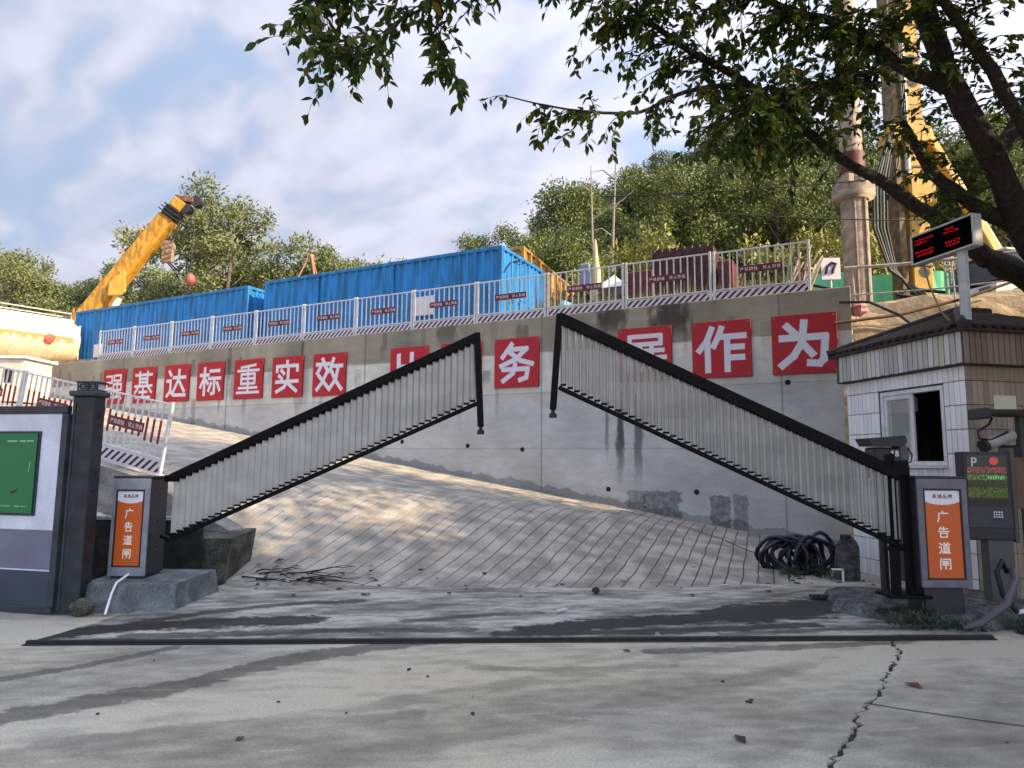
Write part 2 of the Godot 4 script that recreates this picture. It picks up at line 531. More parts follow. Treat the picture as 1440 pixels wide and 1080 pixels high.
func build_road() -> void:
	# the concrete road in front of the gate
	var n1 := noise(41, 0.35, 5)
	var n2 := noise(42, 2.2, 4)
	var n3 := noise(43, 9.0, 3)
	var w := 1120
	var h := 720
	var x0 := -7.0
	var z0 := -10.0
	var data := PackedByteArray()
	data.resize(w * h * 3)
	var lines := [[V2([-4.6, -3.6, -3.15, -4.39, -2.77, -4.71, -2.35, -5.01, -2.09, -5.35, -1.72, -5.73, -0.98, -6.19, -0.4, -6.4]), 0.15, 0.36],
		[V2([-4.4, -4.9, -3.71, -5.13, -3.36, -5.4, -2.87, -6.0]), 0.07, 0.30],
		[V2([1.2, -6.02, 1.74, -6.07, 2.72, -6.22, 3.65, -6.45]), 0.09, 0.36],
		[V2([-0.3, -5.5, 0.46, -5.48, 1.31, -5.6]), 0.06, 0.17],
		[V2([-2.6, -4.0, -1.6, -4.35, -0.6, -4.5]), 0.09, 0.13],
		[V2([-3.2, -3.6, -1.0, -4.6, 1.0, -5.6, 2.2, -6.3]), 0.12, 0.10], [V2([-1.8, -3.4, 0.2, -4.4, 2.0, -5.4, 3.0, -6.2]), 0.12, 0.09]]
	var scr := []
	for i in 46:
		var p := Vector2(rng.randf_range(-4.5, 4.5), rng.randf_range(-6.0, -3.5))
		var an := rng.randf_range(-0.35, 0.35) + (0.0 if i % 4 else 1.1)
		scr.append([p, p + Vector2(cos(an), sin(an)) * rng.randf_range(0.08, 0.55), rng.randf_range(0.05, 0.14)])
	var marks := PackedFloat32Array()
	marks.resize(w * h)
	for s in scr:
		var steps := int(s[0].distance_to(s[1]) * 110.0)
		for k in steps:
			var p: Vector2 = s[0].lerp(s[1], float(k) / steps) + Vector2(0, sin(k * 0.07) * 0.004)
			for o in 2:
				var ix := int((p.x - x0) / 14.0 * w)
				var iy := int((p.y - z0) / 9.0 * h) + o
				if ix >= 0 and ix < w and iy >= 0 and iy < h and rng.randf() < 0.7:
					marks[iy * w + ix] = s[2]
	for y in h:
		var z := z0 + 9.0 * (y + 0.5) / h
		for x in w:
			var px := x0 + 14.0 * (x + 0.5) / w
			var big := n1.get_noise_2d(px * 0.75 + z * 0.4, z * 1.6)
			var mid := n2.get_noise_2d(px + z * 0.5, z * 2.4)
			var g := 0.88 + 0.32 * big + 0.15 * mid + 0.03 * n3.get_noise_2d(px, z)
			var wet := 0.0
			if z < -3.0 and z > -7.0:
				for l in lines:
					if px > l[0][0].x - 1.0 and px < l[0][-1].x + 1.0:
						wet = maxf(wet, l[2] * stain(px, z, l[0], l[1], n2))
			g = clampf(g * (1.0 - wet) + marks[y * w + x], 0.05, 1.0)
			var warm := 0.5 + 0.5 * n1.get_noise_2d(px * 0.7 + 30.0, z)
			var i := (y * w + x) * 3
			data[i] = int(255.0 * g * (0.965 + 0.03 * warm))
			data[i + 1] = int(255.0 * g * 0.962)
			data[i + 2] = int(255.0 * g * (0.945 - 0.07 * warm))
	var rm := textured("road_concrete", Image.create_from_data(w, h, false, Image.FORMAT_RGB8, data), 0.82)
	rm.albedo_color = lin(0.61, 0.583, 0.525)
	rm.detail_enabled = true
	rm.detail_blend_mode = BaseMaterial3D.BLEND_MODE_MUL
	rm.detail_uv_layer = BaseMaterial3D.DETAIL_UV_2
	rm.detail_albedo = ntex("grit", 61, 0.06, grey(0.90), grey(1.0), 4, 0.2, 0.7)
	rm.uv2_triplanar = true
	rm.uv2_world_triplanar = true
	rm.uv2_scale = Vector3.ONE * 1.3
	rm.roughness_texture = ntex("gloss", 62, 0.012, grey(0.62), grey(1.0), 5)
	rm.roughness = 0.9
	var m := MB.new()
	# the slab is cut along the crack, so the crack is a real gap with ragged lips
	var crack := V2([3.55, -6.55, 3.39, -6.1, 3.3, -5.95, 3.11, -5.68, 2.98, -5.5, 2.89, -5.43, 2.72, -5.15, 2.64, -5.03, 2.49, -4.84, 2.22, -4.54, 2.15, -4.4, 2.07, -4.28, 1.91, -4.07, 1.7, -3.8, 1.45, -3.4, 1.0, -2.6, 0.7, -1.0])
	var cn := noise(9, 3.0, 4)
	var rows := []
	for i in crack.size() - 1:
		var a: Vector2 = crack[i]
		var b: Vector2 = crack[i + 1]
		var k := maxi(1, int(a.distance_to(b) / 0.035))
		for j in k:
			var p := a.lerp(b, float(j) / k)
			rows.append(Vector2(p.x + 0.05 * cn.get_noise_1d(p.y * 3.0) + 0.016 * cn.get_noise_1d(p.y * 17.0), p.y))
	var side := func(p: Vector3) -> Vector2: return Vector2((p.x - x0) / 14.0, (p.z - z0) / 9.0)
	var flat := func(a: Vector3, b: Vector3, c: Vector3, d: Vector3) -> void:
		m.tri(a, b, c, Vector3(0, -50, 0), side.call(a), side.call(b), side.call(c))
		m.tri(a, c, d, Vector3(0, -50, 0), side.call(a), side.call(c), side.call(d))
	var gap := func(p: Vector2, k: float) -> float: return maxf(0.004, 0.017 + 0.034 * cn.get_noise_1d(p.y * 5.0 + k) + 0.020 * cn.get_noise_1d(p.y * 21.0 + k))
	flat.call(Vector3(-7, 0, -10), Vector3(7, 0, -10), Vector3(7, 0, rows[0].y), Vector3(-7, 0, rows[0].y))
	for i in rows.size() - 1:
		var a: Vector2 = rows[i]
		var b: Vector2 = rows[i + 1]
		var la: float = a.x - gap.call(a, 0.0)
		var lb: float = b.x - gap.call(b, 0.0)
		var ra: float = a.x + gap.call(a, 40.0)
		var rb: float = b.x + gap.call(b, 40.0)
		flat.call(Vector3(-7, 0, a.y), Vector3(la, 0, a.y), Vector3(lb, 0, b.y), Vector3(-7, 0, b.y))
		flat.call(Vector3(ra, 0, a.y), Vector3(7, 0, a.y), Vector3(7, 0, b.y), Vector3(rb, 0, b.y))
		m.quad(Vector3(la, 0, a.y), Vector3(lb, 0, b.y), Vector3(lb, -0.019, b.y), Vector3(la, -0.019, a.y), Vector3(la - 1, 0, a.y))
		m.quad(Vector3(ra, 0, a.y), Vector3(rb, 0, b.y), Vector3(rb, -0.019, b.y), Vector3(ra, -0.019, a.y), Vector3(ra + 1, 0, a.y))
	var road := struct("road", m, rm)
	var dirt := mat("crack_dirt", lin(0.035, 0.034, 0.03), 0.95)
	var cb := MB.new()
	for i in rows.size() - 1:
		cb.quad(Vector3(rows[i].x - 0.1, -0.016, rows[i].y), Vector3(rows[i].x + 0.1, -0.016, rows[i].y), Vector3(rows[i + 1].x + 0.1, -0.016, rows[i + 1].y), Vector3(rows[i + 1].x - 0.1, -0.016, rows[i + 1].y), Vector3(0, -50, 0))
	part("crack_bed", cb, dirt, road)
	var jm := MB.new()
	var jl := [Vector2(2.4, -4.79), Vector2(2.63, -4.66), Vector2(2.9, -4.53), Vector2(3.19, -4.4), Vector2(4.4, -3.9)]
	for i in jl.size() - 1:
		var s := Vector2(jl[i + 1] - jl[i]).orthogonal().normalized() * 0.006
		jm.quad(Vector3(jl[i].x - s.x, 0.004, jl[i].y - s.y), Vector3(jl[i + 1].x - s.x, 0.004, jl[i + 1].y - s.y), Vector3(jl[i + 1].x + s.x, 0.004, jl[i + 1].y + s.y), Vector3(jl[i].x + s.x, 0.004, jl[i].y + s.y), Vector3(0, -50, 0))
	part("slab_joint", jm, dirt, road)

	# the grooved concrete ramp
	var ramp := MB.new()
	var g := Vector3(-0.35, 0, 0.937)
	var cols := []
	var u := -3.0
	while u < 31.0:
		var real := u > 0.6 and u < 21.0
		cols.append([u, 0.0])
		if real:
			cols.append([u + 0.088, 0.0]); cols.append([u + 0.093, -0.013]); cols.append([u + 0.106, -0.013]); cols.append([u + 0.111, 0.0])
		u += 0.205
	var nrow := 44
	var pn := noise(90, 0.5, 3)
	var prev := []
	var dirty := MB.new()
	var last := 0.0
	for cdef in cols:
		var base := wp(cdef[0], 0, -0.02)
		var r := minf(8.2, (-8.45 - 0.065 * base.x - base.z) / 0.937)
		var cur := []
		for k in nrow + 1:
			var p: Vector3 = base + g * (r * k / nrow)
			p.x += 0.02 * pn.get_noise_2d(cdef[0] * 4.0, k * 0.3)
			var fade := clampf(float(k) / 3.0, 0.0, 1.0) * clampf((r * (nrow - k) / nrow - 0.15) / 0.3, 0.0, 1.0)
			p.y = ramp_y(p.x, p.z) + 0.012 * pn.get_noise_2d(p.x * 1.5, p.z * 1.5) + float(cdef[1]) * fade + 0.003
			cur.append(p)
		var deep: bool = cdef[1] < 0.0 and last < 0.0
		last = cdef[1]
		if deep:
			for k in range(1, nrow - 1):
				dirty.quad(prev[k] + Vector3(0, 0.004, 0), cur[k] + Vector3(0, 0.004, 0), cur[k + 1] + Vector3(0, 0.004, 0), prev[k + 1] + Vector3(0, 0.004, 0), prev[k] - Vector3(0, 50, 0))
		if prev:
			for k in nrow:
				ramp.tri(prev[k], cur[k], cur[k + 1], prev[k] - Vector3(0, 50, 0))
				ramp.tri(prev[k], cur[k + 1], prev[k + 1], prev[k] - Vector3(0, 50, 0))
			var lo := 0.25
			ramp.quad(prev[nrow], cur[nrow], cur[nrow] - Vector3(0, cur[nrow].y + lo, 0), prev[nrow] - Vector3(0, prev[nrow].y + lo, 0), base)
		prev = cur
	var rc := worn("ramp_concrete", lin(0.50, 0.462, 0.395), 0.85, 0.30, 1.7, 1, 0.3)
	rc.detail_albedo = T["grit"]
	var rs := struct("ramp", ramp, rc)
	part("groove_dirt", dirty, mat("groove_dirt", lin(0.085, 0.08, 0.07), 0.95), rs).set_meta("kind", "stuff")
	var seam := MB.new()
	var sl := [Vector2(0.1, -16.3), Vector2(1.1, -15.4), Vector2(2.24, -14.25), Vector2(3.1, -13.3), Vector2(3.76, -12.3), Vector2(4.2, -10.9), Vector2(4.4, -9.9), Vector2(4.62, -9.0)]
	for i in sl.size() - 1:
		for k in 6:
			var a: Vector2 = sl[i].lerp(sl[i + 1], k / 6.0)
			var b: Vector2 = sl[i].lerp(sl[i + 1], (k + 1) / 6.0)
			var s := (b - a).orthogonal().normalized() * 0.013
			var q := []
			for p in [a - s, b - s, b + s, a + s]: q.append(Vector3(p.x, ramp_y(p.x, p.y) + 0.014, p.y))
			seam.quad(q[0], q[1], q[2], q[3], q[0] - Vector3(0, 50, 0))
	part("expansion_joint", seam, dirt, rs)

	# the apron slab with its steel edge
	var ap := MB.new()
	var aw := 700
	var ah := 240
	var ad := PackedByteArray()
	ad.resize(aw * ah * 3)
	var al := [[V2([0.2, -6.56, 0.9, -6.86, 1.8, -7.1, 2.8, -7.42, 3.97, -7.9]), 0.21, 0.78], [V2([2.4, -7.3, 3.4, -7.7, 4.1, -8.1]), 0.40, 0.74], [V2([-0.1, -6.45, 1.5, -6.6, 3.0, -6.9]), 0.10, 0.6],
		[V2([-4.3, -6.2, -3.48, -6.62, -2.67, -6.8, -2.0, -6.9]), 0.2, 0.72], [V2([-3.9, -6.4, -3.11, -7.2, -2.36, -7.65, -1.7, -7.8]), 0.10, 0.55], [V2([-3.4, -6.25, -1.6, -6.5, -0.4, -6.6]), 0.10, 0.42],
		[V2([-1.0, -6.9, -0.2, -7.2, 0.3, -7.3]), 0.08, 0.4], [V2([2.0, -6.5, 3.2, -6.75, 4.3, -6.85]), 0.07, 0.4]]
	for y in ah:
		var z := -9.2 + 3.2 * (y + 0.5) / ah
		for x in aw:
			var px := -4.6 + 9.6 * (x + 0.5) / aw
			var gg := 0.80 + 0.42 * n1.get_noise_2d(px * 1.2 + z * 0.9 + 50.0, z * 2.6) + 0.34 * n2.get_noise_2d(px * 0.9 + z, z * 2.6 + 9.0) + 0.08 * n3.get_noise_2d(px, z)
			var wet := 0.0
			for l in al:
				if px > l[0][0].x - 0.6 and px < l[0][-1].x + 0.6:
					wet = maxf(wet, l[2] * stain(px, z, l[0], l[1], n2))
			gg = clampf(gg * (1.0 - wet), 0.03, 1.0)
			var i := (y * aw + x) * 3
			ad[i] = int(255 * gg * 0.975); ad[i + 1] = int(255 * gg * 0.97); ad[i + 2] = int(255 * gg * 0.935)
	var am := textured("apron_concrete", Image.create_from_data(aw, ah, false, Image.FORMAT_RGB8, ad), 0.7)
	am.albedo_color = lin(0.56, 0.545, 0.51)
	am.detail_enabled = true
	am.detail_blend_mode = BaseMaterial3D.BLEND_MODE_MUL
	am.detail_uv_layer = BaseMaterial3D.DETAIL_UV_2
	am.detail_albedo = T["grit"]
	am.uv2_triplanar = true
	am.uv2_world_triplanar = true
	am.uv2_scale = Vector3.ONE * 1.3
	var nx := 72
	var nzr := 20
	var apy := func(s: float, tt: float) -> Vector3:
		var fx := lerpf(-4.13, 4.46, s)
		var front := Vector3(fx, 0.026, lerpf(-6.12, -6.58, s))
		var back := Vector3(lerpf(-3.45, 4.66, s), 0.05, lerpf(-9.1, -9.15, s) + (0.45 * smoothstep(0.0, 0.12, s) * (1.0 - smoothstep(0.5, 1.0, s))))
		var p := front.lerp(back, tt)
		p.x += 0.10 * pn.get_noise_1d(tt * 9.0) * (1.0 if s == 0.0 or s == 1.0 else 0.0)
		p.z += 0.10 * pn.get_noise_1d(s * 40.0) * tt
		p.y = maxf(p.y, ramp_y(p.x, p.z) + 0.02) + 0.012 * pn.get_noise_2d(p.x * 2.0, p.z * 2.0) * tt
		return p
	for j in nzr:
		for i in nx:
			var q := [apy.call(float(i) / nx, float(j) / nzr), apy.call(float(i + 1) / nx, float(j) / nzr), apy.call(float(i + 1) / nx, float(j + 1) / nzr), apy.call(float(i) / nx, float(j + 1) / nzr)]
			var uvq := []
			for p in q: uvq.append(Vector2((p.x + 4.6) / 9.6, (p.z + 9.2) / 3.2))
			ap.tri(q[0], q[1], q[2], q[0] - Vector3(0, 50, 0), uvq[0], uvq[1], uvq[2])
			ap.tri(q[0], q[2], q[3], q[0] - Vector3(0, 50, 0), uvq[0], uvq[2], uvq[3])
			if i == 0: ap.quad(q[0], q[3], q[3] - Vector3(0, q[3].y + 0.1, 0), q[0] - Vector3(0, q[0].y + 0.1, 0), Vector3(0, 0, -7))
			if i == nx - 1: ap.quad(q[1], q[2], q[2] - Vector3(0, q[2].y + 0.1, 0), q[1] - Vector3(0, q[1].y + 0.1, 0), Vector3(0, 0, -7))
			if j == nzr - 1: ap.quad(q[2], q[3], q[3] - Vector3(0, q[3].y * 0 + 0.3, 0), q[2] - Vector3(0, 0.3, 0), Vector3(0, 0, -7))
	struct("apron", ap, am)
	var steel := worn("black_steel_edge", lin(0.018, 0.018, 0.02), 0.55, 1.5, 9.0, 1)
	var e := thing("threshold_strip", "long black steel strip edging the concrete apron across the road", "edge strip", Vector3(0, 0, -6.34))
	var eb := MB.new()
	var a0 := Vector3(-4.18, 0.016, 0.27)
	var a1 := Vector3(4.52, 0.016, -0.21)
	eb.bar(a0, a1, 0.032, 0.045, Vector3.UP, 0.004)
	eb.bar(a0 + Vector3(0, -0.010, 0.04), a1 + Vector3(0, -0.010, 0.04), 0.008, 0.05, Vector3.UP)
	part("angle_bar", eb, steel, e)
	for k in 5:
		var q := a0.lerp(a1, (k + 0.5) / 5.0)
		part("joint_plate", bx(Vector3(0.06, 0.038, 0.054), 0.004, q), steel, e)

# ---------------------------------------------------------------- retaining wall and its slogan
func build_wall() -> void:
	var w := 1500
	var h := 300
	var n1 := noise(51, 0.5, 5)
	var n2 := noise(52, 2.5, 4)
	var img := PackedByteArray()
	img.resize(w * h * 3)
	var drip := []
	for i in 70:
		drip.append([rng.randf_range(0.0, 26.0), rng.randf_range(0.04, 0.16), rng.randf_range(3.4, 5.2), rng.randf_range(0.4, 1.5), rng.randf_range(0.05, 0.22)])
	for d in [[4.05, 0.12, 3.1, 2.2, 0.42], [4.45, 0.10, 3.2, 2.3, 0.55], [4.75, 0.05, 3.0, 1.5, 0.3], [3.3, 0.5, 5.1, 0.9, 0.5], [4.6, 0.35, 5.1, 0.75, 0.45], [9.0, 0.4, 5.1, 0.7, 0.3]]: drip.append(d)
	var patch := [[4.1, 0.20, 1.02, 0.24], [3.55, 0.40, 1.02, 0.34], [2.35, 0.2, 0.95, 0.36], [1.95, 0.14, 1.0, 0.28]]
	for x in w:
		var u := 26.4 * (1.0 - (x + 0.5) / w) - 0.2
		var ds := []
		for d in drip:
			if absf(u - d[0]) < d[1] * 1.6: ds.append(d)
		var seamv := 1.0
		for s in [6.35, 11.6, 16.9, 22.0, 1.1]:
			if absf(u - s) < 0.022: seamv = 0.80
		for y in h:
			var yy := 5.2 * (1.0 - (y + 0.5) / h) - 0.15
			var g := 0.93 + 0.10 * n1.get_noise_2d(u, yy * 1.4) + 0.05 * n2.get_noise_2d(u * 0.8, yy * 2.0)
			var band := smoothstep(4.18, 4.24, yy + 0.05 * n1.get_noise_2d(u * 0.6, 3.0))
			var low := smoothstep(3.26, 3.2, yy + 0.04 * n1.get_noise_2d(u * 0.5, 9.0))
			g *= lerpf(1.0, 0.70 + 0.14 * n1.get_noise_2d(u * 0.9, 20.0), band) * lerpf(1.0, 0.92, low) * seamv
			if absf(yy - 3.23) < 0.016 or absf(yy - 4.2) < 0.012 or absf(yy - 1.93) < 0.009: g *= 0.90
			for d in ds:
				var k := clampf((d[1] * (1.0 + 0.6 * n2.get_noise_2d(u * 2.0, yy * 0.7)) - absf(u - d[0])) / d[1], 0.0, 1.0)
				if yy < d[2] and yy > d[2] - d[3]:
					g *= 1.0 - d[4] * minf(1.0, k * 2.0) * smoothstep(d[2] - d[3], d[2] - d[3] * 0.4, yy)
			for p in patch:
				if absf(u - p[0]) < p[1] * (1.0 + 0.35 * n2.get_noise_2d(u, yy * 2.5)) and yy < p[2] + 0.05 * n2.get_noise_2d(u * 2.0, 0): g *= 1.0 - p[3] * (0.8 + 0.5 * n2.get_noise_2d(u * 3.0, yy * 3.0))
			if yy < 0.147 * u + 0.16 + 0.12 * n2.get_noise_2d(u * 0.7, 5.0): g *= 0.80
			g = clampf(g, 0.04, 1.0)
			var i := (y * w + x) * 3
			img[i] = int(255 * g * lerpf(0.97, 1.0, band)); img[i + 1] = int(255 * g * 0.98); img[i + 2] = int(255 * g * lerpf(0.97, 0.90, band) * lerpf(1.0, 1.03, low))
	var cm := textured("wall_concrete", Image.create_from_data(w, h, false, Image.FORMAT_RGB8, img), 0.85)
	cm.albedo_color = lin(0.83, 0.80, 0.735)
	cm.detail_enabled = true
	cm.detail_blend_mode = BaseMaterial3D.BLEND_MODE_MUL
	cm.detail_uv_layer = BaseMaterial3D.DETAIL_UV_2
	cm.detail_albedo = ntex("wall_grain", 36, 0.045, grey(0.93), grey(1.0), 4, 0.2, 0.8)
	cm.uv2_triplanar = true
	cm.uv2_world_triplanar = true
	cm.uv2_scale = Vector3.ONE * 0.9
	var t := thing("retaining_wall", "long grey cast concrete retaining wall carrying red character boards above the ramp", "wall", CORNER, WB)
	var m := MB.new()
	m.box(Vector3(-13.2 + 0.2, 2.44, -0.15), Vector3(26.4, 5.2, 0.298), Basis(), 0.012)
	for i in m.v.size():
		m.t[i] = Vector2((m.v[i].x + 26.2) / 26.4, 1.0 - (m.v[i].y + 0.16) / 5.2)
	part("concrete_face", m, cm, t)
	var hole := mat("tie_hole_dark", lin(0.012, 0.012, 0.012), 0.9)
	var hm := MB.new()
	hm.tube([Vector3(0, 0, -0.02), Vector3(0, 0, 0.006)], [0.055], 12)  # raised dark disc: the shade inside a hole, put into colour
	var hmesh := hm.mesh()
	for p in [[8.33, 1.99], [6.84, 1.90], [4.73, 1.03], [2.82, 1.02], [0.99, 3.22], [10.3, 2.1], [12.4, 2.3]]:
		part("tie_hole_disc", hmesh, hole, t, pos(-p[0], p[1], 0))
	# the red boards
	var say := ["wei", "zuo", "zhan", "wu", "fu", "bi", "xiao", "shi", "zhong", "biao", "da", "ji", "qiang"]
	var at := [0.66, 2.24, 3.86, 6.99, 8.55, 10.12, 12.81, 14.38, 15.95, 17.6, 19.17, 20.8, 22.38]
	var about := ["the rightmost red board on the grey wall, beside the booth", "red board with the character for make, second from the wall's right end", "red board half hidden by the right gate arm, third from right", "lone red board between the two raised gate arms", "red board hidden behind the left gate arm's upper slats", "red board cut off by the left arm's top rail",
		"red board just left of the gap in the slogan, above the left arm", "red board with the character for real, second left of the gap", "red board with the character for heavy, fourth from the left end times two", "red board with the character for mark, fourth from left", "red board with the character for reach, third from left", "red board with the character for base, second from left", "leftmost red board, partly behind the ramp's white railing"]
	about[0] = "rightmost red board with a white character, beside the guard booth"
	about[8] = "red board with a many-barred white character, fifth from left"
	about[1] = "red board with a white person-radical character, left of the booth-side board"
	about[7] = "red board with a roofed white character, sixth from left"
	var bolt := tb([Vector3(0, 0, 0.055), Vector3(0, 0, 0.066)], 0.016, 8).mesh()
	var boltm := mat("bolt_grey", lin(0.25, 0.22, 0.22), 0.5, 0.5)
	var body := mat("board_red_edge", lin(0.30, 0.012, 0.02), 0.5)
	for i in 13:
		var fade: float = [0.0, 0.12, 0.2, 0.3, 0.3, 0.3, 0.2, 0.12, 0.1, 0.1, 0.1, 0.12, 0.12][i]
		var im := blank(160, 160, Color(0.66, 0.02, 0.10).lerp(Color(0.74, 0.12, 0.24), fade))
		for y in range(0, 160, 2):
			for x in range(0, 160, 2):
				if n2.get_noise_2d(x * 0.09 + i * 9.0, y * 0.012) > 0.12:
					im.fill_rect(Rect2i(x, y, 2, 2), im.get_pixel(x, y).lerp(Color(0.80, 0.24, 0.28), 0.14))
		ink(im, say[i], 13, 13, 134, 134, [14.5, 13.0, 10.5, 12.0, 11.0, 13.0, 11.5, 11.0, 8.5, 11.0, 11.5, 9.5, 8.5][i], Color(0.84, 0.85, 0.88))
		var o := thing("slogan_board", about[i], "sign board", wp(at[i], 3.37 + 0.0072 * maxf(0.0, at[i] - 11.0), 0.0), WB, "red character boards along the wall")
		var s := 1.19
		part("board", bx(Vector3(s, s, 0.05), 0.006, Vector3(0, s / 2, 0.03)), body, o)
		for q in [[-0.54, 0.055], [0.54, 0.055], [-0.54, 1.135], [0.54, 1.135]]: part("bolt", bolt, boltm, o, pos(q[0], q[1], 0))
		var f := MB.new()
		f.quad(Vector3(-s / 2 + 0.008, s - 0.008, 0.059), Vector3(s / 2 - 0.008, s - 0.008, 0.059), Vector3(s / 2 - 0.008, 0.008, 0.059), Vector3(-s / 2 + 0.008, 0.008, 0.059), Vector3(0, 0.6, 0))
		part("printed_face", f, textured("board_print_%d" % i, im, 0.55), o)

# ---------------------------------------------------------------- the tiled guard booth
func build_booth() -> void:
	var B := Basis(Vector3(0.979, 0, -0.203), Vector3.UP, Vector3(0.203, 0, 0.979))
	var t := thing("guard_booth", "small white tiled guard booth with a sliding window and brown tiled roof", "booth", Vector3(5.68, 0, -8.4), B)
	var core := worn("booth_mortar", lin(0.10, 0.10, 0.105), 0.9, 1.0, 5.0, 1)
	var L := 2.15
	var W := 2.6
	var H := 2.86
	var z1 := -0.345
	var z2 := -1.47
	var y1 := 1.60
	var y2 := 2.65
	var m := MB.new()
	m.box(Vector3(0.075, y1 / 2 - 0.1, -L / 2), Vector3(0.15, y1 + 0.2, L))
	m.box(Vector3(0.075, (y2 + H) / 2, -L / 2), Vector3(0.15, H - y2, L))
	m.box(Vector3(0.075, (y1 + y2) / 2, z1 / 2), Vector3(0.15, y2 - y1, -z1))
	m.box(Vector3(0.075, (y1 + y2) / 2, (z2 - L) / 2), Vector3(0.15, y2 - y1, L + z2))
	m.box(Vector3(0.152 + (W - 0.152) / 2, H / 2 - 0.1, -0.075), Vector3(W - 0.152, H + 0.2, 0.149))
	m.box(Vector3(0.152 + (W - 0.152) / 2, H / 2 - 0.1, -L + 0.075), Vector3(W - 0.152, H + 0.2, 0.149))
	m.box(Vector3(W - 0.075, H / 2 - 0.1, -L / 2), Vector3(0.15, H + 0.2, L - 0.302))
	m.box(Vector3(W / 2, 0.02, -L / 2), Vector3(W - 0.31, 0.1, L - 0.31))
	part("wall_core", m, core, t)
	# white tiles on the side, beige on the front: every tile a piece of its own
	var whites := []
	for k in 5:
		var mm := mat("white_tile_%d" % k, lin(0.66 + 0.03 * k, 0.68 + 0.03 * k, 0.72 + 0.025 * k), 0.22 + 0.03 * k)
		whites.append(mm)
	var beiges := []
	for k in 4:
		beiges.append(mat("beige_tile_%d" % k, lin(0.24 + 0.03 * k, 0.20 + 0.025 * k, 0.15 + 0.02 * k), 0.3))  # beige lowered: the shade on the front is put into the colour
	var tw := 0.0768
	var pitch := 0.0826
	var rowh := 0.305
	var full := bx(Vector3(0.012, rowh - 0.010, tw), 0.002).mesh()
	var cols := 26
	for r in 10:
		var yb := -0.07 + r * rowh
		for c in cols:
			var zc := -0.041 - c * pitch
			var a := yb
			var b := minf(yb + rowh - 0.010, H - 0.005)
			if zc < z1 + 0.03 and zc > z2 - 0.03:
				if a > y1 - 0.03 and b < y2 + 0.02: continue
				if a < y1 and b > y1: b = y1 - 0.035
				if a < y2 and b > y2: a = y2 + 0.02
			if b - a < 0.03: continue
			var me: Mesh = full if absf(b - a - rowh + 0.010) < 0.002 else bx(Vector3(0.012, b - a, tw), 0.002).mesh()
			part("tile", me, whites[rng.randi() % 5], t, Transform3D(Basis(Vector3.UP, rng.randf_range(-0.012, 0.012)), Vector3(-0.005 + rng.randf_range(-0.001, 0.001), (a + b) / 2, zc)))
	var ff := bx(Vector3(tw, rowh - 0.010, 0.012), 0.002).mesh()
	var rest := MB.new()
	for r in 10:
		for c in 30:
			var a := -0.07 + r * rowh
			var b := minf(a + rowh - 0.010, H - 0.005)
			if b - a < 0.03: continue
			var p := Vector3(0.04 + c * pitch, (a + b) / 2, 0.006)
			if c < 7 and r < 9: part("tile", ff, beiges[rng.randi() % 4], t, Transform3D(Basis(), p))
			elif p.x < W: rest.box(p, Vector3(tw, b - a, 0.012), Basis(), 0.002)
	part("front_tiles", rest, beiges[1], t).set_meta("kind", "stuff")
	# sliding window in a white plastic frame, one leaf open
	var pvc := worn("white_pvc", lin(0.72, 0.74, 0.76), 0.4, 1.0, 6.0, 0)
	var fr := MB.new()
	var zc := (z1 + z2) / 2
	var wl := z1 - z2
	fr.box(Vector3(0.05, y2 - 0.03, zc), Vector3(0.10, 0.06, wl), Basis(), 0.005)
	fr.box(Vector3(0.05, y1 + 0.03, zc), Vector3(0.10, 0.06, wl), Basis(), 0.005)
	fr.box(Vector3(0.05, (y1 + y2) / 2, z1 - 0.03), Vector3(0.10, y2 - y1 - 0.122, 0.06), Basis(), 0.005)
	fr.box(Vector3(0.05, (y1 + y2) / 2, z2 + 0.03), Vector3(0.10, y2 - y1 - 0.122, 0.06), Basis(), 0.005)
	var win := part("window", fr, pvc, t)
	var sash := func(za: float, zb: float, x: float) -> MB:
		var s := MB.new()
		var h0 := y1 + 0.062
		var h1 := y2 - 0.062
		for z in [za - 0.025, zb + 0.025]: s.box(Vector3(x, (h0 + h1) / 2, z), Vector3(0.035, h1 - h0, 0.05), Basis(), 0.004)
		for y in [h0 + 0.03, h1 - 0.03]: s.box(Vector3(x, y, (za + zb) / 2), Vector3(0.034, 0.06, za - zb - 0.102), Basis(), 0.004)
		return s
	part("fixed_sash", sash.call(zc + 0.03, z2 + 0.062, 0.03), pvc, win)
	part("sliding_sash", sash.call(zc - 0.05, z2 + 0.062, 0.072), pvc, win)
	var glass := mat("window_glass", Color(0.75, 0.82, 0.82, 0.22), 0.05)
	glass.transparency = BaseMaterial3D.TRANSPARENCY_ALPHA
	part("pane", bx(Vector3(0.006, y2 - y1 - 0.24, zc - z2 - 0.13), 0.0, Vector3(0.03, (y1 + y2) / 2, (zc + z2) / 2 + 0.046)), glass, win)
	part("curtain", bx(Vector3(0.02, 0.2, 0.5), 0.0, Vector3(0.14, y2 - 0.2, (zc + z2) / 2)), mat("curtain_grey", lin(0.22, 0.21, 0.2), 0.9), win)
	part("sill", bx(Vector3(0.11, 0.03, wl + 0.04), 0.004, Vector3(-0.03, y1 - 0.017, zc)), pvc, win)
	# fascia of upright tiles round the eaves
	var fas := MB.new()
	fas.box(Vector3(W / 2 - 0.02, H + 0.22, -L / 2 + 0.02), Vector3(W + 0.20, 0.44, L + 0.20), Basis(), 0.01)
	part("fascia", fas, core, t)
	var ft := [mat("fascia_tile_a", lin(0.46, 0.45, 0.45), 0.45), mat("fascia_tile_b", lin(0.56, 0.54, 0.53), 0.45), mat("fascia_tile_c", lin(0.38, 0.38, 0.37), 0.5), mat("fascia_tile_d", lin(0.42, 0.44, 0.36), 0.5)]
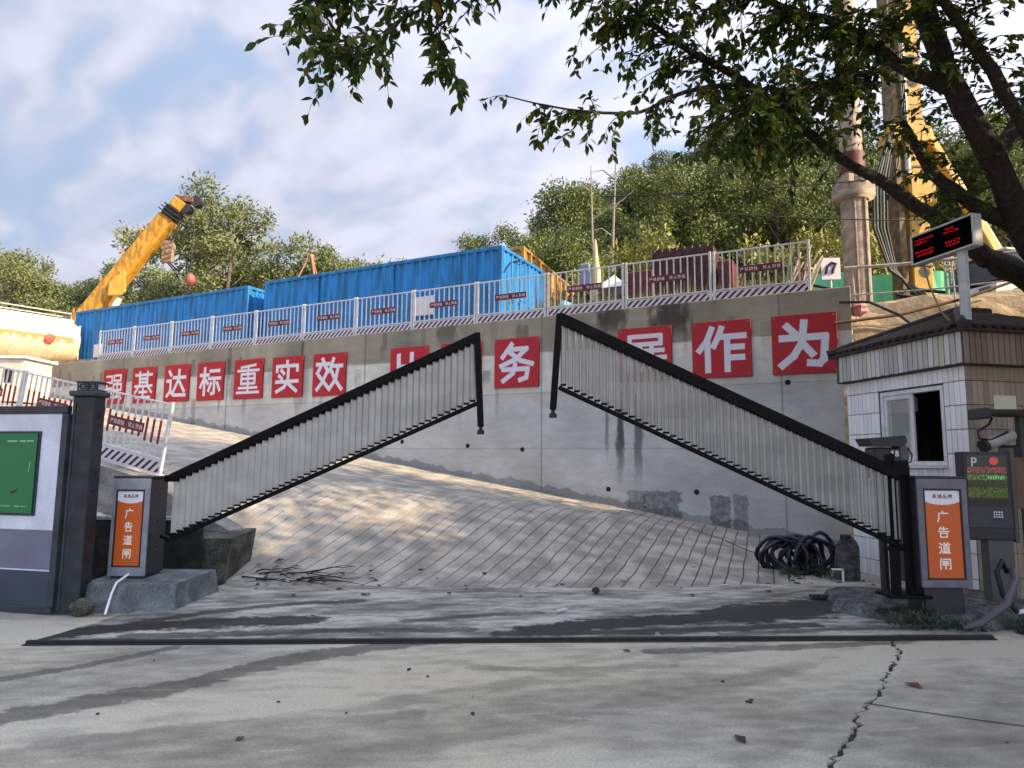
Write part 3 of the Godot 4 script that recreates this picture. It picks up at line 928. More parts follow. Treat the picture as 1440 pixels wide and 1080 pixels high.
	for c in 26:
		var hh := 0.42 - rng.randf() * 0.02
		part("fascia_tile", bx(Vector3(0.014, hh, 0.074), 0.002), ft[rng.randi() % 4], t, Transform3D(Basis(Vector3.RIGHT, rng.randf_range(-0.02, 0.02)), Vector3(-0.127, H + 0.22, 0.06 - c * 0.0865)))
	var fb := [mat("fascia_brown_a", lin(0.16, 0.12, 0.09), 0.5), mat("fascia_brown_b", lin(0.21, 0.16, 0.12), 0.5)]
	for c in 30:
		part("fascia_tile", bx(Vector3(0.074, 0.42, 0.014), 0.002), fb[rng.randi() % 2], t, pos(-0.08 + c * 0.0865, H + 0.22, 0.127))
	# hipped roof in brown barrel tiles
	var rb := worn("roof_brown", lin(0.085, 0.052, 0.04), 0.75, 1.2, 7.0, 2)
	var e := H + 0.445
	var x0 := -0.20
	var x1 := W + 0.16
	var za := 0.20
	var zb := -L - 0.16
	var rise := 0.50
	var rx0 := 1.05
	var rx1 := W - 1.0
	var rz := -L / 2
	var rm := MB.new()
	var down := Vector3(W / 2, e - 3, -L / 2)
	rm.quad(Vector3(rx0, e + rise, rz), Vector3(rx1, e + rise, rz), Vector3(x1, e, za), Vector3(x0, e, za), down)
	rm.quad(Vector3(rx0, e + rise, rz), Vector3(rx1, e + rise, rz), Vector3(x1, e, zb), Vector3(x0, e, zb), down)
	rm.tri(Vector3(rx0, e + rise, rz), Vector3(x0, e, za), Vector3(x0, e, zb), down)
	rm.tri(Vector3(rx1, e + rise, rz), Vector3(x1, e, za), Vector3(x1, e, zb), down)
	rm.box(Vector3((x0 + x1) / 2, e - 0.02, (za + zb) / 2), Vector3(x1 - x0, 0.035, za - zb), Basis(), 0.006)
	var roof := part("roof", rm, rb, t)
	for k in 19:
		var x := x0 + 0.1 + k * 0.145
		var f := 1.0
		if x < rx0: f = (x - x0) / (rx0 - x0)
		if x > rx1: f = (x1 - x) / (x1 - rx1)
		if f < 0.08: continue
		part("tile_row", tb([Vector3(x, e + 0.02, za + 0.01), Vector3(x, e + 0.02 + rise * f, za + (rz - za) * f)], 0.036, 8), rb, roof)
	for k in 16:
		var z := za - 0.1 - k * 0.145
		var f := minf((za - z) / (za - rz), (z - zb) / (rz - zb))
		if f < 0.08: continue
		part("tile_row", tb([Vector3(x0 - 0.01, e + 0.02, z), Vector3(x0 + (rx0 - x0) * f, e + 0.02 + rise * f, z)], 0.036, 8), rb, roof)
	part("hip_ridge", tb([Vector3(x0, e + 0.04, za), Vector3(rx0, e + rise + 0.05, rz)], 0.06, 8), rb, roof)
	part("hip_ridge", tb([Vector3(x0, e + 0.04, zb), Vector3(rx0, e + rise + 0.05, rz)], 0.06, 8), rb, roof)
	part("ridge", tb([Vector3(rx0, e + rise + 0.05, rz), Vector3(rx1, e + rise + 0.05, rz)], 0.06, 8), rb, roof)
	part("notice", bx(Vector3(0.34, 0.26, 0.01), 0.002, Vector3(0.55, 2.36, 0.02)), mat("pale_notice", lin(0.55, 0.56, 0.42), 0.5), t)

	# red dotted LED board on a pale pole
	var LB := Basis(Vector3(0.24, 0, 0.97).normalized(), Vector3.UP, Vector3(-0.97, 0, 0.24).normalized())
	var led := thing("led_sign", "dust monitor LED sign with red dotted text on a grey pole", "LED sign", Vector3(5.86, 3.0, -8.58), LB)
	var grey_paint := worn("grey_paint_pole", lin(0.50, 0.55, 0.55), 0.45, 1.0, 5.0, 0)
	var px := MB.new()
	px.tube([Vector3(0, -0.15, 0), Vector3(0, 1.42, -0.02)], [0.062], 16)
	part("pole", px, grey_paint, led)
	part("clamp", bx(Vector3(0.2, 0.06, 0.16), 0.01, Vector3(0, 0.1, 0.0)), grey_paint, led)
	var wS := 0.98
	var hS := 0.42
	var cx := -0.22
	var cy := 1.60
	part("cabinet", bx(Vector3(wS, hS, 0.13), 0.008, Vector3(cx, cy, 0)), grey_paint, led)
	var rim := MB.new()
	for s in [-1, 1]:
		rim.box(Vector3(cx + s * (wS / 2 - 0.012), cy, 0.075), Vector3(0.024, hS, 0.02), Basis(), 0.003)
		rim.box(Vector3(cx, cy + s * (hS / 2 - 0.012), 0.075), Vector3(wS - 0.05, 0.024, 0.02), Basis(), 0.003)
	part("frame", rim, grey_paint, led)
	var im := blank(192, 80, Color(0.012, 0.008, 0.008))
	var emi := blank(192, 80, Color.BLACK)
	for r in [[8, 12, 8], [8, 22, 5], [112, 10, 3], [104, 20, 6], [8, 48, 8], [14, 58, 7], [108, 48, 6], [112, 58, 5]]:
		for k in r[2]:
			for d in 9:
				var q := Rect2i(r[0] + k * 8 + rng.randi_range(0, 5), r[1] + rng.randi_range(0, 5), 1 + rng.randi() % 2, 1)
				emi.fill_rect(q, Color(1.0, 0.08, 0.12))
				im.fill_rect(q, Color(0.5, 0.02, 0.03))
	var lm := textured("led_face", im, 0.7)
	lm.metallic_specular = 0.1
	lm.emission_enabled = true
	lm.emission_operator = BaseMaterial3D.EMISSION_OP_MULTIPLY
	lm.emission = Color.WHITE
	lm.emission_texture = ImageTexture.create_from_image(emi)
	lm.emission_energy_multiplier = 0.9
	var lf := MB.new()
	lf.quad(Vector3(cx - wS / 2 + 0.02, cy + hS / 2 - 0.02, 0.069), Vector3(cx + wS / 2 - 0.02, cy + hS / 2 - 0.02, 0.069), Vector3(cx + wS / 2 - 0.02, cy - hS / 2 + 0.02, 0.069), Vector3(cx - wS / 2 + 0.02, cy - hS / 2 + 0.02, 0.069), Vector3(cx, cy, 0))
	part("led_screen", lf, lm, led)
	part("cable", tb([Vector3(cx - 0.4, cy - 0.2, -0.03), Vector3(cx - 0.36, cy - 0.5, -0.06), Vector3(cx - 0.2, cy - 0.9, -0.05), Vector3(-0.08, cy - 1.3, -0.03)], 0.012, 6), mat("tan_cable", lin(0.25, 0.19, 0.10), 0.7), led)

# ---------------------------------------------------------------- hoarding, post, plinth on the left
func build_hoarding() -> void:
	var dark := worn("charcoal_paint", lin(0.028, 0.036, 0.046), 0.55, 0.8, 5.0, 1)
	var dark2 := worn("slate_paint", lin(0.045, 0.055, 0.066), 0.55, 0.8, 5.0, 1)
	var B := Basis(Vector3(0.975, 0, 0.22).normalized(), Vector3.UP, Vector3(-0.22, 0, 0.975).normalized())
	var t := thing("site_hoarding", "white over grey site hoarding panel with a green poster in a slate frame", "hoarding", Vector3(-4.715, 0, -7.16), B)
	var white := worn("hoarding_white", lin(0.66, 0.72, 0.84), 0.4, 0.4, 3.0, 0)
	part("white_panel", bx(Vector3(3.0, 1.22, 0.04), 0.0, Vector3(-1.54, 1.46, -0.03)), white, t)
	part("grey_panel", bx(Vector3(3.0, 0.40, 0.04), 0.0, Vector3(-1.54, 0.648, -0.03)), worn("hoarding_grey", lin(0.16, 0.17, 0.25), 0.45, 0.4, 3.0, 0), t)
	part("navy_panel", bx(Vector3(3.0, 0.36, 0.04), 0.0, Vector3(-1.54, 0.25, -0.03)), worn("hoarding_navy", lin(0.035, 0.055, 0.085), 0.45, 0.4, 3.0, 0), t)
	part("white_strip", bx(Vector3(3.0, 0.014, 0.044), 0.0, Vector3(-1.54, 0.439, -0.03)), white, t)
	part("top_rail", bx(Vector3(3.1, 0.085, 0.075), 0.008, Vector3(-1.55, 2.115, -0.03)), dark2, t)
	part("bottom_rail", bx(Vector3(3.1, 0.07, 0.075), 0.006, Vector3(-1.55, 0.035, -0.03)), dark2, t)
	part("stile", bx(Vector3(0.075, 2.0, 0.075), 0.006, Vector3(-0.02, 1.072, -0.03)), dark2, t)
	# poster: plain green with small pale print
	var im := blank(220, 260, Color(0.07, 0.42, 0.25))
	for r in [[150, 22, 24, 6], [178, 22, 26, 5], [150, 236, 20, 4], [176, 236, 24, 3], [100, 22, 40, 6], [96, 236, 40, 3]]:
		for k in range(0, r[2], 4): im.fill_rect(Rect2i(r[0] + k, r[1], 3, r[3]), Color(0.55, 0.78, 0.66))
	for k in 34: im.fill_rect(Rect2i(196 - int(k * k * 0.004), 92 + k, 3, 1), Color(0.45, 0.72, 0.58))
	for k in 30: im.fill_rect(Rect2i(130 + k, 190 - int(k * k * 0.018) + int(k * 0.1), 1, 7), Color(0.03, 0.12, 0.09))
	var ps := MB.new()
	ps.quad(Vector3(-1.05, 1.86, 0.016), Vector3(-0.335, 1.86, 0.016), Vector3(-0.335, 1.02, 0.016), Vector3(-1.05, 1.02, 0.016), Vector3(-0.7, 1.4, -1))
	var po := part("poster", ps, textured("poster_green", im, 0.5), t)
	part("poster_frame", bx(Vector3(0.765, 0.89, 0.02), 0.003, Vector3(-0.693, 1.44, -0.002)), mat("poster_frame_dark", lin(0.012, 0.02, 0.03), 0.5), t)

	var p := thing("gate_post", "square charcoal gate post with a flared cap and fretwork lantern top", "post", Vector3(-4.575, 0, -7.30))
	var h := 2.26
	part("shaft", bx(Vector3(0.235, h, 0.2), 0.01, Vector3(0, h / 2, 0)), dark, p)
	part("face_strip", bx(Vector3(0.03, h - 0.1, 0.012), 0.003, Vector3(-0.09, h / 2, 0.104)), dark2, p)
	part("collar", bx(Vector3(0.30, 0.06, 0.27), 0.014, Vector3(0, h + 0.03, 0)), dark2, p)
	part("base_plate", bx(Vector3(0.30, 0.02, 0.27), 0.004, Vector3(0, 0.012, 0)), dark2, p)
	var fret := MB.new()
	fret.box(Vector3(0.02, h + 0.155, 0), Vector3(0.24, 0.018, 0.2), Basis(), 0.003)
	fret.box(Vector3(0.02, h + 0.068, 0), Vector3(0.22, 0.015, 0.18), Basis(), 0.002)
	for s in [-1.0, 0.0, 1.0]: fret.box(Vector3(0.02 + s * 0.103, h + 0.11, 0.085), Vector3(0.014, 0.07, 0.014))
	for s in [-1.0, 1.0]:
		for k in [-1.0, 1.0]:
			fret.box(Vector3(0.02 + s * 0.052 + k * 0.028, h + 0.11, 0.085), Vector3(0.010, 0.046, 0.012))
			fret.box(Vector3(0.02 + s * 0.052, h + 0.11 + k * 0.022, 0.086), Vector3(0.066, 0.010, 0.010))
		fret.box(Vector3(0.02 + s * 0.052, h + 0.11, 0.082), Vector3(0.102, 0.008, 0.008))
	part("fretwork", fret, mat("fret_dark", lin(0.012, 0.015, 0.03), 0.5), p)
	part("lamp_glass", bx(Vector3(0.19, 0.07, 0.13), 0.004, Vector3(0.02, h + 0.111, 0)), mat("milk_glass", lin(0.62, 0.62, 0.66), 0.3), p)
	var hole := mat("slot_dark", lin(0.008, 0.009, 0.011), 0.6)
	for y in [2.06, 1.96, 1.45, 1.26, 0.76, 0.52, 0.3]:
		part("bolt_slot", bx(Vector3(0.006, 0.045 if y < 2.0 else 0.08, 0.05), 0.002, Vector3(0.12, y, -0.01)), hole, p)

	var sp := thing("low_barrier_panel", "dark olive low panel with a white cap behind the left gate cabinet", "panel", Vector3(-4.6, 0, -8.62))
	part("board", bx(Vector3(1.5, 0.84, 0.05), 0.005, Vector3(0, 0.42, 0)), worn("olive_dark", lin(0.045, 0.05, 0.042), 0.6, 1.0, 5.0, 2), sp)
	part("cap", bx(Vector3(1.5, 0.045, 0.08), 0.006, Vector3(0, 0.865, 0)), worn("cap_white", lin(0.6, 0.6, 0.58), 0.6, 1.0, 5.0, 1), sp)

	var cm := worn("mossy_concrete", lin(0.20, 0.195, 0.16), 0.9, 0.6, 3.2, 2, 0.2)
	var block := MB.new()
	var top := [Vector3(-4.7, 0.61, -8.74), Vector3(-3.56, 0.60, -8.80), Vector3(-3.53, 0.66, -9.55), Vector3(-4.7, 0.68, -9.5)]
	var bot := [Vector3(-4.75, -0.05, -8.68), Vector3(-3.63, -0.05, -8.74), Vector3(-3.60, -0.05, -9.49), Vector3(-4.75, -0.05, -9.44)]
	var mid := Vector3(-4.1, 0.3, -9.1)
	block.quad(top[0], top[1], top[2], top[3], mid)
	for k in 4: block.quad(top[k], top[(k + 1) % 4], bot[(k + 1) % 4], bot[k], mid)
	tag(part("ramp_kerb_block", block, cm, self), "mossy concrete block ending the ramp's left kerb, behind the plinth", "concrete block")
	# low parapet under the railing, from the block up the ramp's left edge
	var par := MB.new()
	var line := [Vector3(-3.62, 0.66, -9.42), Vector3(-5.2, 1.30, -10.26), Vector3(-7.0, 1.66, -11.13), Vector3(-8.8, 2.02, -12.0), Vector3(-12.4, 2.72, -13.75)]
	for k in 4:
		var a: Vector3 = line[k]
		var b: Vector3 = line[k + 1]
		var w := Vector3(-0.13, 0, 0.27)
		var d := Vector3(0, -3.2, 0)
		var c := (a + b) * 0.5 + w * 0.5 + d * 0.5
		par.quad(a + w, b + w, b, a, c)
		par.quad(a, b, b + d, a + d, c)
		par.quad(a + w, b + w, b + w + d, a + w + d, c)
		if k == 0: par.quad(a, a + w, a + w + d, a + d, c)
	tag(part("ramp_parapet", par, worn("parapet_concrete", lin(0.40, 0.39, 0.36), 0.9, 0.5, 2.4, 1, 0.2), self), "low grey concrete parapet under the white railing beside the ramp", "parapet")
	var pl := MB.new()
	top = [Vector3(-4.52, 0.29, -7.33), Vector3(-3.53, 0.29, -7.33), Vector3(-3.49, 0.31, -8.2), Vector3(-4.52, 0.31, -8.2)]
	bot = [Vector3(-4.56, -0.05, -7.27), Vector3(-3.50, -0.05, -7.27), Vector3(-3.46, -0.05, -8.3), Vector3(-4.56, -0.05, -8.3)]
	mid = Vector3(-4.0, 0.1, -7.8)
	pl.quad(top[0], top[1], top[2], top[3], mid)
	for k in 4: pl.quad(top[k], top[(k + 1) % 4], bot[(k + 1) % 4], bot[k], mid)
	tag(part("concrete_plinth", pl, worn("plinth_concrete", lin(0.22, 0.25, 0.26), 0.85, 0.6, 3.0, 1, 0.2), self), "grey green concrete plinth under the left gate cabinet", "plinth")
	tag(part("white_conduit", tb([Vector3(-4.13, 0.36, -7.5), Vector3(-4.15, 0.30, -7.32), Vector3(-4.16, 0.2, -7.26), Vector3(-4.13, 0.02, -7.12)], 0.013, 8), mat("white_plastic", lin(0.8, 0.8, 0.8), 0.35), self), "thin white plastic conduit hanging from the left orange cabinet", "conduit")
	var lump := MB.new()
	lump.lump(Vector3(-4.40, 0.07, -7.17), Vector3(0.22, 0.18, 0.2), 4, 0.22, 10)
	tag(part("broken_stone", lump, cm, self), "broken grey stone between the charcoal post and the plinth", "stone")

# ---------------------------------------------------------------- the folding fence barrier
func ad_image() -> Image:
	var im := blank(150, 400, Color(0.79, 0.36, 0.12))
	for y in 400:
		for x in 150:
			var d := Vector2((x - 75.0) / 1.25, y + 62.0).length()
			if d < 128.0: im.set_pixel(x, y, Color(0.86, 0.87, 0.9))
			elif rng.randf() < 0.3: im.set_pixel(x, y, im.get_pixel(x, y).lerp(Color(0.70, 0.31, 0.10), 0.25))
	var k := 0
	for ch in ["gaoh", "duan", "pin", "pai"]:
		ink(im, ch, 33 + k * 22, 16, 20, 22, 10.0, Color(0.50, 0.12, 0.10) if k < 2 else Color(0.22, 0.18, 0.2))
		k += 1
	k = 0
	for ch in ["guang", "gao", "dao", "zha"]:
		ink(im, ch, 48, 92 + k * 72, 52, 56, 11.0, Color(0.95, 0.93, 0.9))
		k += 1
	return im

func housing(t: Node3D, w: float, h: float, d: float, border: Vector4, shell: Material, face: Material, ad: Material) -> void:
	part("body", bx(Vector3(w, h, d), 0.012, Vector3(0, h / 2, -d / 2)), shell, t)
	part("lid", bx(Vector3(w + 0.02, 0.025, d + 0.03), 0.006, Vector3(0, h + 0.0125, -d / 2)), shell, t)
	var fr := MB.new()
	fr.box(Vector3(0, h - border.y / 2, 0.009), Vector3(w, border.y, 0.018), Basis(), 0.003)
	fr.box(Vector3(0, border.w / 2, 0.009), Vector3(w, border.w, 0.018), Basis(), 0.003)
	for s in [[-1.0, border.x], [1.0, border.z]]:
		fr.box(Vector3(s[0] * (w - s[1]) / 2, (h - border.y + border.w) / 2, 0.009), Vector3(s[1], h - border.y - border.w - 0.001, 0.018), Basis(), 0.003)
	part("front_frame", fr, face, t)
	var iw := w - border.x - border.z
	var ih := h - border.y - border.w
	var cx := (border.x - border.z) / 2
	var cy := (border.w + h - border.y) / 2
	var gk := MB.new()
	for s in [-1.0, 1.0]:
		gk.box(Vector3(cx + s * (iw / 2 - 0.008), cy, 0.010), Vector3(0.016, ih, 0.012))
		gk.box(Vector3(cx, cy + s * (ih / 2 - 0.008), 0.0102), Vector3(iw - 0.033, 0.016, 0.012))
	part("gasket", gk, M.black_rubber, t)
	var f := MB.new()
	f.quad(Vector3(cx - iw / 2 + 0.016, cy + ih / 2 - 0.016, 0.006), Vector3(cx + iw / 2 - 0.016, cy + ih / 2 - 0.016, 0.006), Vector3(cx + iw / 2 - 0.016, cy - ih / 2 + 0.016, 0.006), Vector3(cx - iw / 2 + 0.016, cy - ih / 2 + 0.016, 0.006), Vector3(cx, cy, -1))
	part("advert", f, ad, t)
	for y in [0.28, 0.55, 0.83]:
		part("lock", tb([Vector3(w / 2 - 0.002, h * y, -d * 0.5), Vector3(w / 2 + 0.008, h * y, -d * 0.5)], 0.012, 10), M.black_rubber, t)

func arm(t: Node3D, piv: Vector3, tip: Vector3, drop: float, drop_tip: float, n: int, lean: float, hang: float, rail: float, wide: float) -> void:
	var black: Material = M.arm_black
	var alu: Material = M.slat_alu
	var o := t.position
	var a := piv - o
	var b := tip - o
	var m := MB.new()
	m.bar(a, b, rail, 0.085, Vector3.UP, 0.012)
	part("top_rail", m, black, t)
	m = MB.new()
	var la := a + Vector3(0, -drop, 0)
	var lb := b + Vector3(0, -drop_tip, 0)
	m.bar(la, lb, 0.045, 0.06, Vector3.UP, 0.008)
	part("bottom_rail", m, black, t)
	var sgn := signf(tip.x - piv.x)
	m = MB.new()
	m.bar(b + Vector3(-0.01 * sgn, 0.045, 0), b + Vector3(lean, -hang, 0.0), 0.072, 0.07, Vector3.BACK, 0.006)
	part("end_post", m, black, t)
	m = MB.new()
	var ft := b + Vector3(lean, -hang, 0.0)
	m.tube([ft + Vector3(0, 0.01, 0), ft + Vector3(0, -0.035, 0), ft + Vector3(0, -0.04, 0), ft + Vector3(0, -0.085, 0)], [0.02, 0.02, 0.038, 0.042], 12)
	part("rubber_foot", m, M.black_rubber, t)
	var bk := bx(Vector3(0.058, 0.020, 0.072), 0.003).mesh()
	var slope := (b.y - a.y) / absf(b.x - a.x)
	var made := {}
	for k in n:
		var f := (k + 0.9) / (n + 0.6)
		var p := a.lerp(b, f)
		var q := la.lerp(lb, f)
		var y1 := p.y - 0.045
		var y0 := q.y + 0.055
		var key := snappedf(y1 - y0, 0.006)
		if not made.has(key):
			var s := MB.new()
			s.box(Vector3.ZERO, Vector3(wide, key, 0.012), Basis(), 0.003)
			s.box(Vector3(wide / 2 - 0.003, 0, 0.014), Vector3(0.006, key, 0.026))
			s.box(Vector3(-wide / 2 + 0.003, 0, 0.014), Vector3(0.006, key, 0.026))
			made[key] = s.mesh()
		part("slat", made[key], alu, t, Transform3D(Basis(Vector3.UP, deg_to_rad(23.0 + rng.randf_range(-2.5, 2.5))), Vector3(p.x, (y0 + y1) / 2, p.z - 0.003)))
		part("bracket", bk, black, t, pos(q.x, q.y + 0.05, q.z))
		part("bracket", bk, black, t, pos(p.x, p.y - 0.055, p.z))

func build_gates() -> void:
	mat("black_rubber", lin(0.010, 0.010, 0.011), 0.6)
	worn("arm_black", lin(0.006, 0.006, 0.006), 0.55, 1.0, 8.0, 0).metallic_specular = 0.22
	var al := worn("slat_alu", lin(0.50, 0.50, 0.47), 0.45, 0.7, 6.0, 0, 0.0, 0.25)
	var shell := worn("cabinet_dark", lin(0.024, 0.025, 0.030), 0.5, 0.9, 6.0, 0)
	var silver := worn("cabinet_silver", lin(0.30, 0.33, 0.38), 0.4, 0.9, 6.0, 0, 0.0, 0.3)
	var ad := textured("advert_print", ad_image(), 0.35)
	var t := thing("barrier_cabinet", "barrier gate cabinet with a silver framed orange advert, on the concrete plinth", "gate cabinet", Vector3(-4.205, 0.325, -7.6))
	housing(t, 0.41, 1.06, 0.38, Vector4(0.035, 0.125, 0.06, 0.095), shell, silver, ad)
	part("foot_plate", bx(Vector3(0.36, 0.03, 0.34), 0.004, Vector3(0, -0.015, -0.19)), shell, t)
	t = thing("barrier_cabinet", "barrier gate cabinet with a dark framed orange advert, beside the guard booth", "gate cabinet", Vector3(4.34, 0.40, -6.9))
	housing(t, 0.5, 1.07, 0.40, Vector4(0.06, 0.10, 0.055, 0.075), shell, worn("cabinet_violet", lin(0.16, 0.155, 0.20), 0.4, 0.9, 6.0, 0, 0.0, 0.2), ad)
	part("foot", bx(Vector3(0.40, 0.34, 0.32), 0.01, Vector3(0, -0.17, -0.2)), shell, t)
	t = thing("fence_gate_arm", "raised gate arm of grey slats rising from the left orange cabinet", "gate arm", Vector3(-3.93, 1.36, -7.78))
	arm(t, Vector3(-3.84, 1.385, -7.72), Vector3(-0.39, 3.01, -7.55), 0.69, 0.76, 48, 0.045, 1.02, 0.10, 0.067)
	var mm := MB.new()
	mm.bar(Vector3(0.0, 0.02, 0), Vector3(0.13, 0.035, 0.05), 0.075, 0.08, Vector3.UP, 0.01)
	mm.bar(Vector3(-0.02, -0.62, 0), Vector3(0.13, -0.66, 0.05), 0.035, 0.05, Vector3.UP, 0.006)
	part("hinge_bracket", mm, M.arm_black, t)
	t = thing("fence_gate_arm", "raised gate arm of grey slats rising from the posts by the booth", "gate arm", Vector3(3.95, 0.30, -7.05))
	arm(t, Vector3(4.0, 1.50, -7.02), Vector3(0.5, 3.16, -7.2), 0.735, 0.76, 48, -0.06, 1.0, 0.125, 0.059)
	for dx in [-0.03, 0.12]:
		part("pivot_post", bx(Vector3(0.075, 1.42 if dx < 0 else 1.3, 0.08), 0.008, Vector3(dx, 0.71 if dx < 0 else 0.65, 0.0)), M.arm_black, t)
	part("tie_plate", bx(Vector3(0.30, 0.04, 0.07), 0.005, Vector3(0.04, 0.46, 0.0)), M.arm_black, t)
	part("base_plate", bx(Vector3(0.42, 0.03, 0.3), 0.005, Vector3(0.04, 0.0, 0.0)), M.arm_black, t)
	part("spring_box", bx(Vector3(0.16, 0.16, 0.13), 0.012, Vector3(0.06, 1.27, 0.0)), M.arm_black, t)

	# number plate camera behind the right cabinet
	t = thing("plate_camera", "dark hooded plate reading camera on a post above the right gate arm's pivot", "camera", Vector3(4.12, 0.2, -7.62))
	part("post", tb([Vector3(0, 0, 0), Vector3(0, 1.4, 0)], 0.045, 12), shell, t)
	part("camera_body", bx(Vector3(0.30, 0.34, 0.22), 0.02, Vector3(0.03, 1.43, 0.03)), shell, t)
	var hood := MB.new()
	hood.prism([Vector2(-0.22, 0.05), Vector2(0.19, 0.085), Vector2(0.21, 0.02), Vector2(0.17, -0.035), Vector2(-0.17, -0.035)], 0.3, pos(0.02, 1.645, 0.18))
	part("hood", hood, shell, t)
	part("side_box", bx(Vector3(0.14, 0.19, 0.16), 0.03, Vector3(0.23, 1.53, 0.02)), worn("camera_grey", lin(0.10, 0.10, 0.12), 0.5, 1.0, 6.0, 0), t)
	var tm := TextMesh.new()
	tm.text = "18"
	tm.font_size = 32
	tm.pixel_size = 0.0028
	tm.depth = 0.004
	var sf := SystemFont.new()
	sf.font_names = PackedStringArray(["Droid Sans"])
	sf.font_weight = 700
	tm.font = sf
	part("number_mark", tm, mat("mark_white", lin(0.75, 0.75, 0.78), 0.5), t, pos(0.10, 1.53, 0.145))
	part("cable", tb([Vector3(0.27, 1.60, 0.1), Vector3(0.32, 1.52, 0.1), Vector3(0.30, 1.44, 0.1), Vector3(0.12, 1.40, 0.12)], 0.008, 6), M.black_rubber, t)

	# payment kiosk with its screen
	t = thing("parking_kiosk", "dark parking kiosk with a lit red and green screen and keypad panel", "kiosk", Vector3(5.24, 0.12, -7.55), Basis(Vector3.UP, -0.10))
	part("housing", bx(Vector3(0.50, 0.96, 0.16), 0.012, Vector3(0, 1.16, -0.02)), shell, t)
	part("lower_column", bx(Vector3(0.27, 0.72, 0.15), 0.01, Vector3(0.10, 0.33, -0.03)), worn("kiosk_grey", lin(0.085, 0.09, 0.085), 0.5, 1.0, 6.0, 0), t)
	part("base_flange", bx(Vector3(0.4, 0.03, 0.28), 0.004, Vector3(0.1, 0.0, -0.03)), shell, t)
	part("side_rail", bx(Vector3(0.05, 1.02, 0.19), 0.008, Vector3(0.262, 1.17, -0.02)), worn("kiosk_rail", lin(0.07, 0.07, 0.065), 0.5, 1.0, 6.0, 0), t)
	var sc := blank(112, 140, Color(0.02, 0.03, 0.02))
	ink(sc, "P", 8, 6, 26, 30, 17, Color(0.8, 0.84, 0.86))
	for y in 30:
		for x in 30:
			if Vector2(x - 15, y - 15).length() < 13: sc.set_pixel(62 + x, 2 + y, Color(0.95, 0.25, 0.28))
	var bands := [[36, 56, Color(0.75, 0.45, 0.36), Color(0.95, 0.30, 0.26)], [60, 78, Color(0.55, 0.75, 0.4), Color(0.2, 0.75, 0.25)], [80, 98, Color(0.2, 0.22, 0.05), Color(0.34, 0.34, 0.12)], [100, 132, Color(0.45, 0.58, 0.25), Color(0.12, 0.5, 0.16)]]
	for bd in bands:
		for y in range(bd[0], bd[1]):
			for x in 112:
				var v := noise(y / 4, 0.09, 2).get_noise_2d(x * 2.0, y * 5.0) if x % 4 == 0 else 0.0
				if x % 4 == 0:
					sc.fill_rect(Rect2i(x, y, 4, 1), bd[2].lerp(bd[3], clampf(x / 112.0 + v, 0, 1)).darkened(clampf(0.35 + v * 2.2, 0.0, 0.9)))
	for k in 7: sc.fill_rect(Rect2i(58 + k * 7, 63 + (k % 3), 4, 10), Color(0.55, 0.95, 0.6))
	var sm := textured("kiosk_screen_glass", blank(8, 8, Color(0.01, 0.01, 0.01)), 0.15)
	sm.emission_enabled = true
	sm.emission_operator = BaseMaterial3D.EMISSION_OP_MULTIPLY
	sm.emission = Color.WHITE
	sm.emission_texture = ImageTexture.create_from_image(sc)
	sm.emission_energy_multiplier = 0.26
	var q := MB.new()
	q.quad(Vector3(-0.21, 1.60, 0.064), Vector3(0.20, 1.60, 0.064), Vector3(0.20, 1.11, 0.064), Vector3(-0.21, 1.11, 0.064), Vector3(0, 1.3, -1))
	part("screen", q, sm, t)
	part("keypad_panel", bx(Vector3(0.46, 0.23, 0.012), 0.003, Vector3(0, 0.93, 0.066)), worn("keypad_navy", lin(0.03, 0.035, 0.05), 0.35, 1.0, 6.0, 0), t)
	var key := bx(Vector3(0.017, 0.015, 0.008), 0.002).mesh()
	for r in 4:
		for c in 4: part("key", key, M.mark_white if r < 3 else M.camera_grey, t, pos(0.035 + c * 0.026, 0.985 - r * 0.026, 0.076))
	part("brown_board", bx(Vector3(0.10, 0.56, 0.05), 0.006, Vector3(0.37, 1.30, -0.02)), worn("kiosk_brown", lin(0.14, 0.085, 0.055), 0.6, 1.0, 6.0, 0), t)

	# bullet camera under a black canopy, on its own pole behind the kiosk
	t = thing("bullet_camera", "grey bullet camera on a black bracket above the parking kiosk", "camera", Vector3(5.95, 0.1, -7.95))
	part("pole", tb([Vector3(0.03, 0, 0), Vector3(0.03, 2.1, 0)], 0.05, 12), shell, t)
	var cg := worn("camera_light_grey", lin(0.36, 0.37, 0.36), 0.4, 1.0, 6.0, 0)
	var cb := Basis(Vector3.BACK, 0.42)
	part("barrel", tb([Vector3(-0.47, 1.74, 0.1), Vector3(-0.44, 1.75, 0.1), Vector3(-0.12, 1.87, 0.06)], [0.062, 0.07, 0.07], 16), cg, t)
	part("lens_ring", tb([Vector3(-0.50, 1.725, 0.105), Vector3(-0.455, 1.745, 0.1)], [0.075, 0.075], 16), M.black_rubber, t)
	part("lens", tb([Vector3(-0.505, 1.722, 0.105), Vector3(-0.50, 1.725, 0.105)], 0.03, 12), mat("lens_glass", lin(0.05, 0.06, 0.07), 0.08), t)
	part("bracket", bx(Vector3(0.30, 0.18, 0.1), 0.02, Vector3(-0.06, 1.66, -0.02)), M.black_rubber, t)
	part("canopy", bx(Vector3(0.62, 0.07, 0.34), 0.015, Vector3(-0.15, 2.12, 0.05), ), M.black_rubber, t)
	part("canopy_end", bx(Vector3(0.08, 0.13, 0.34), 0.02, Vector3(-0.47, 2.11, 0.05)), shell, t)
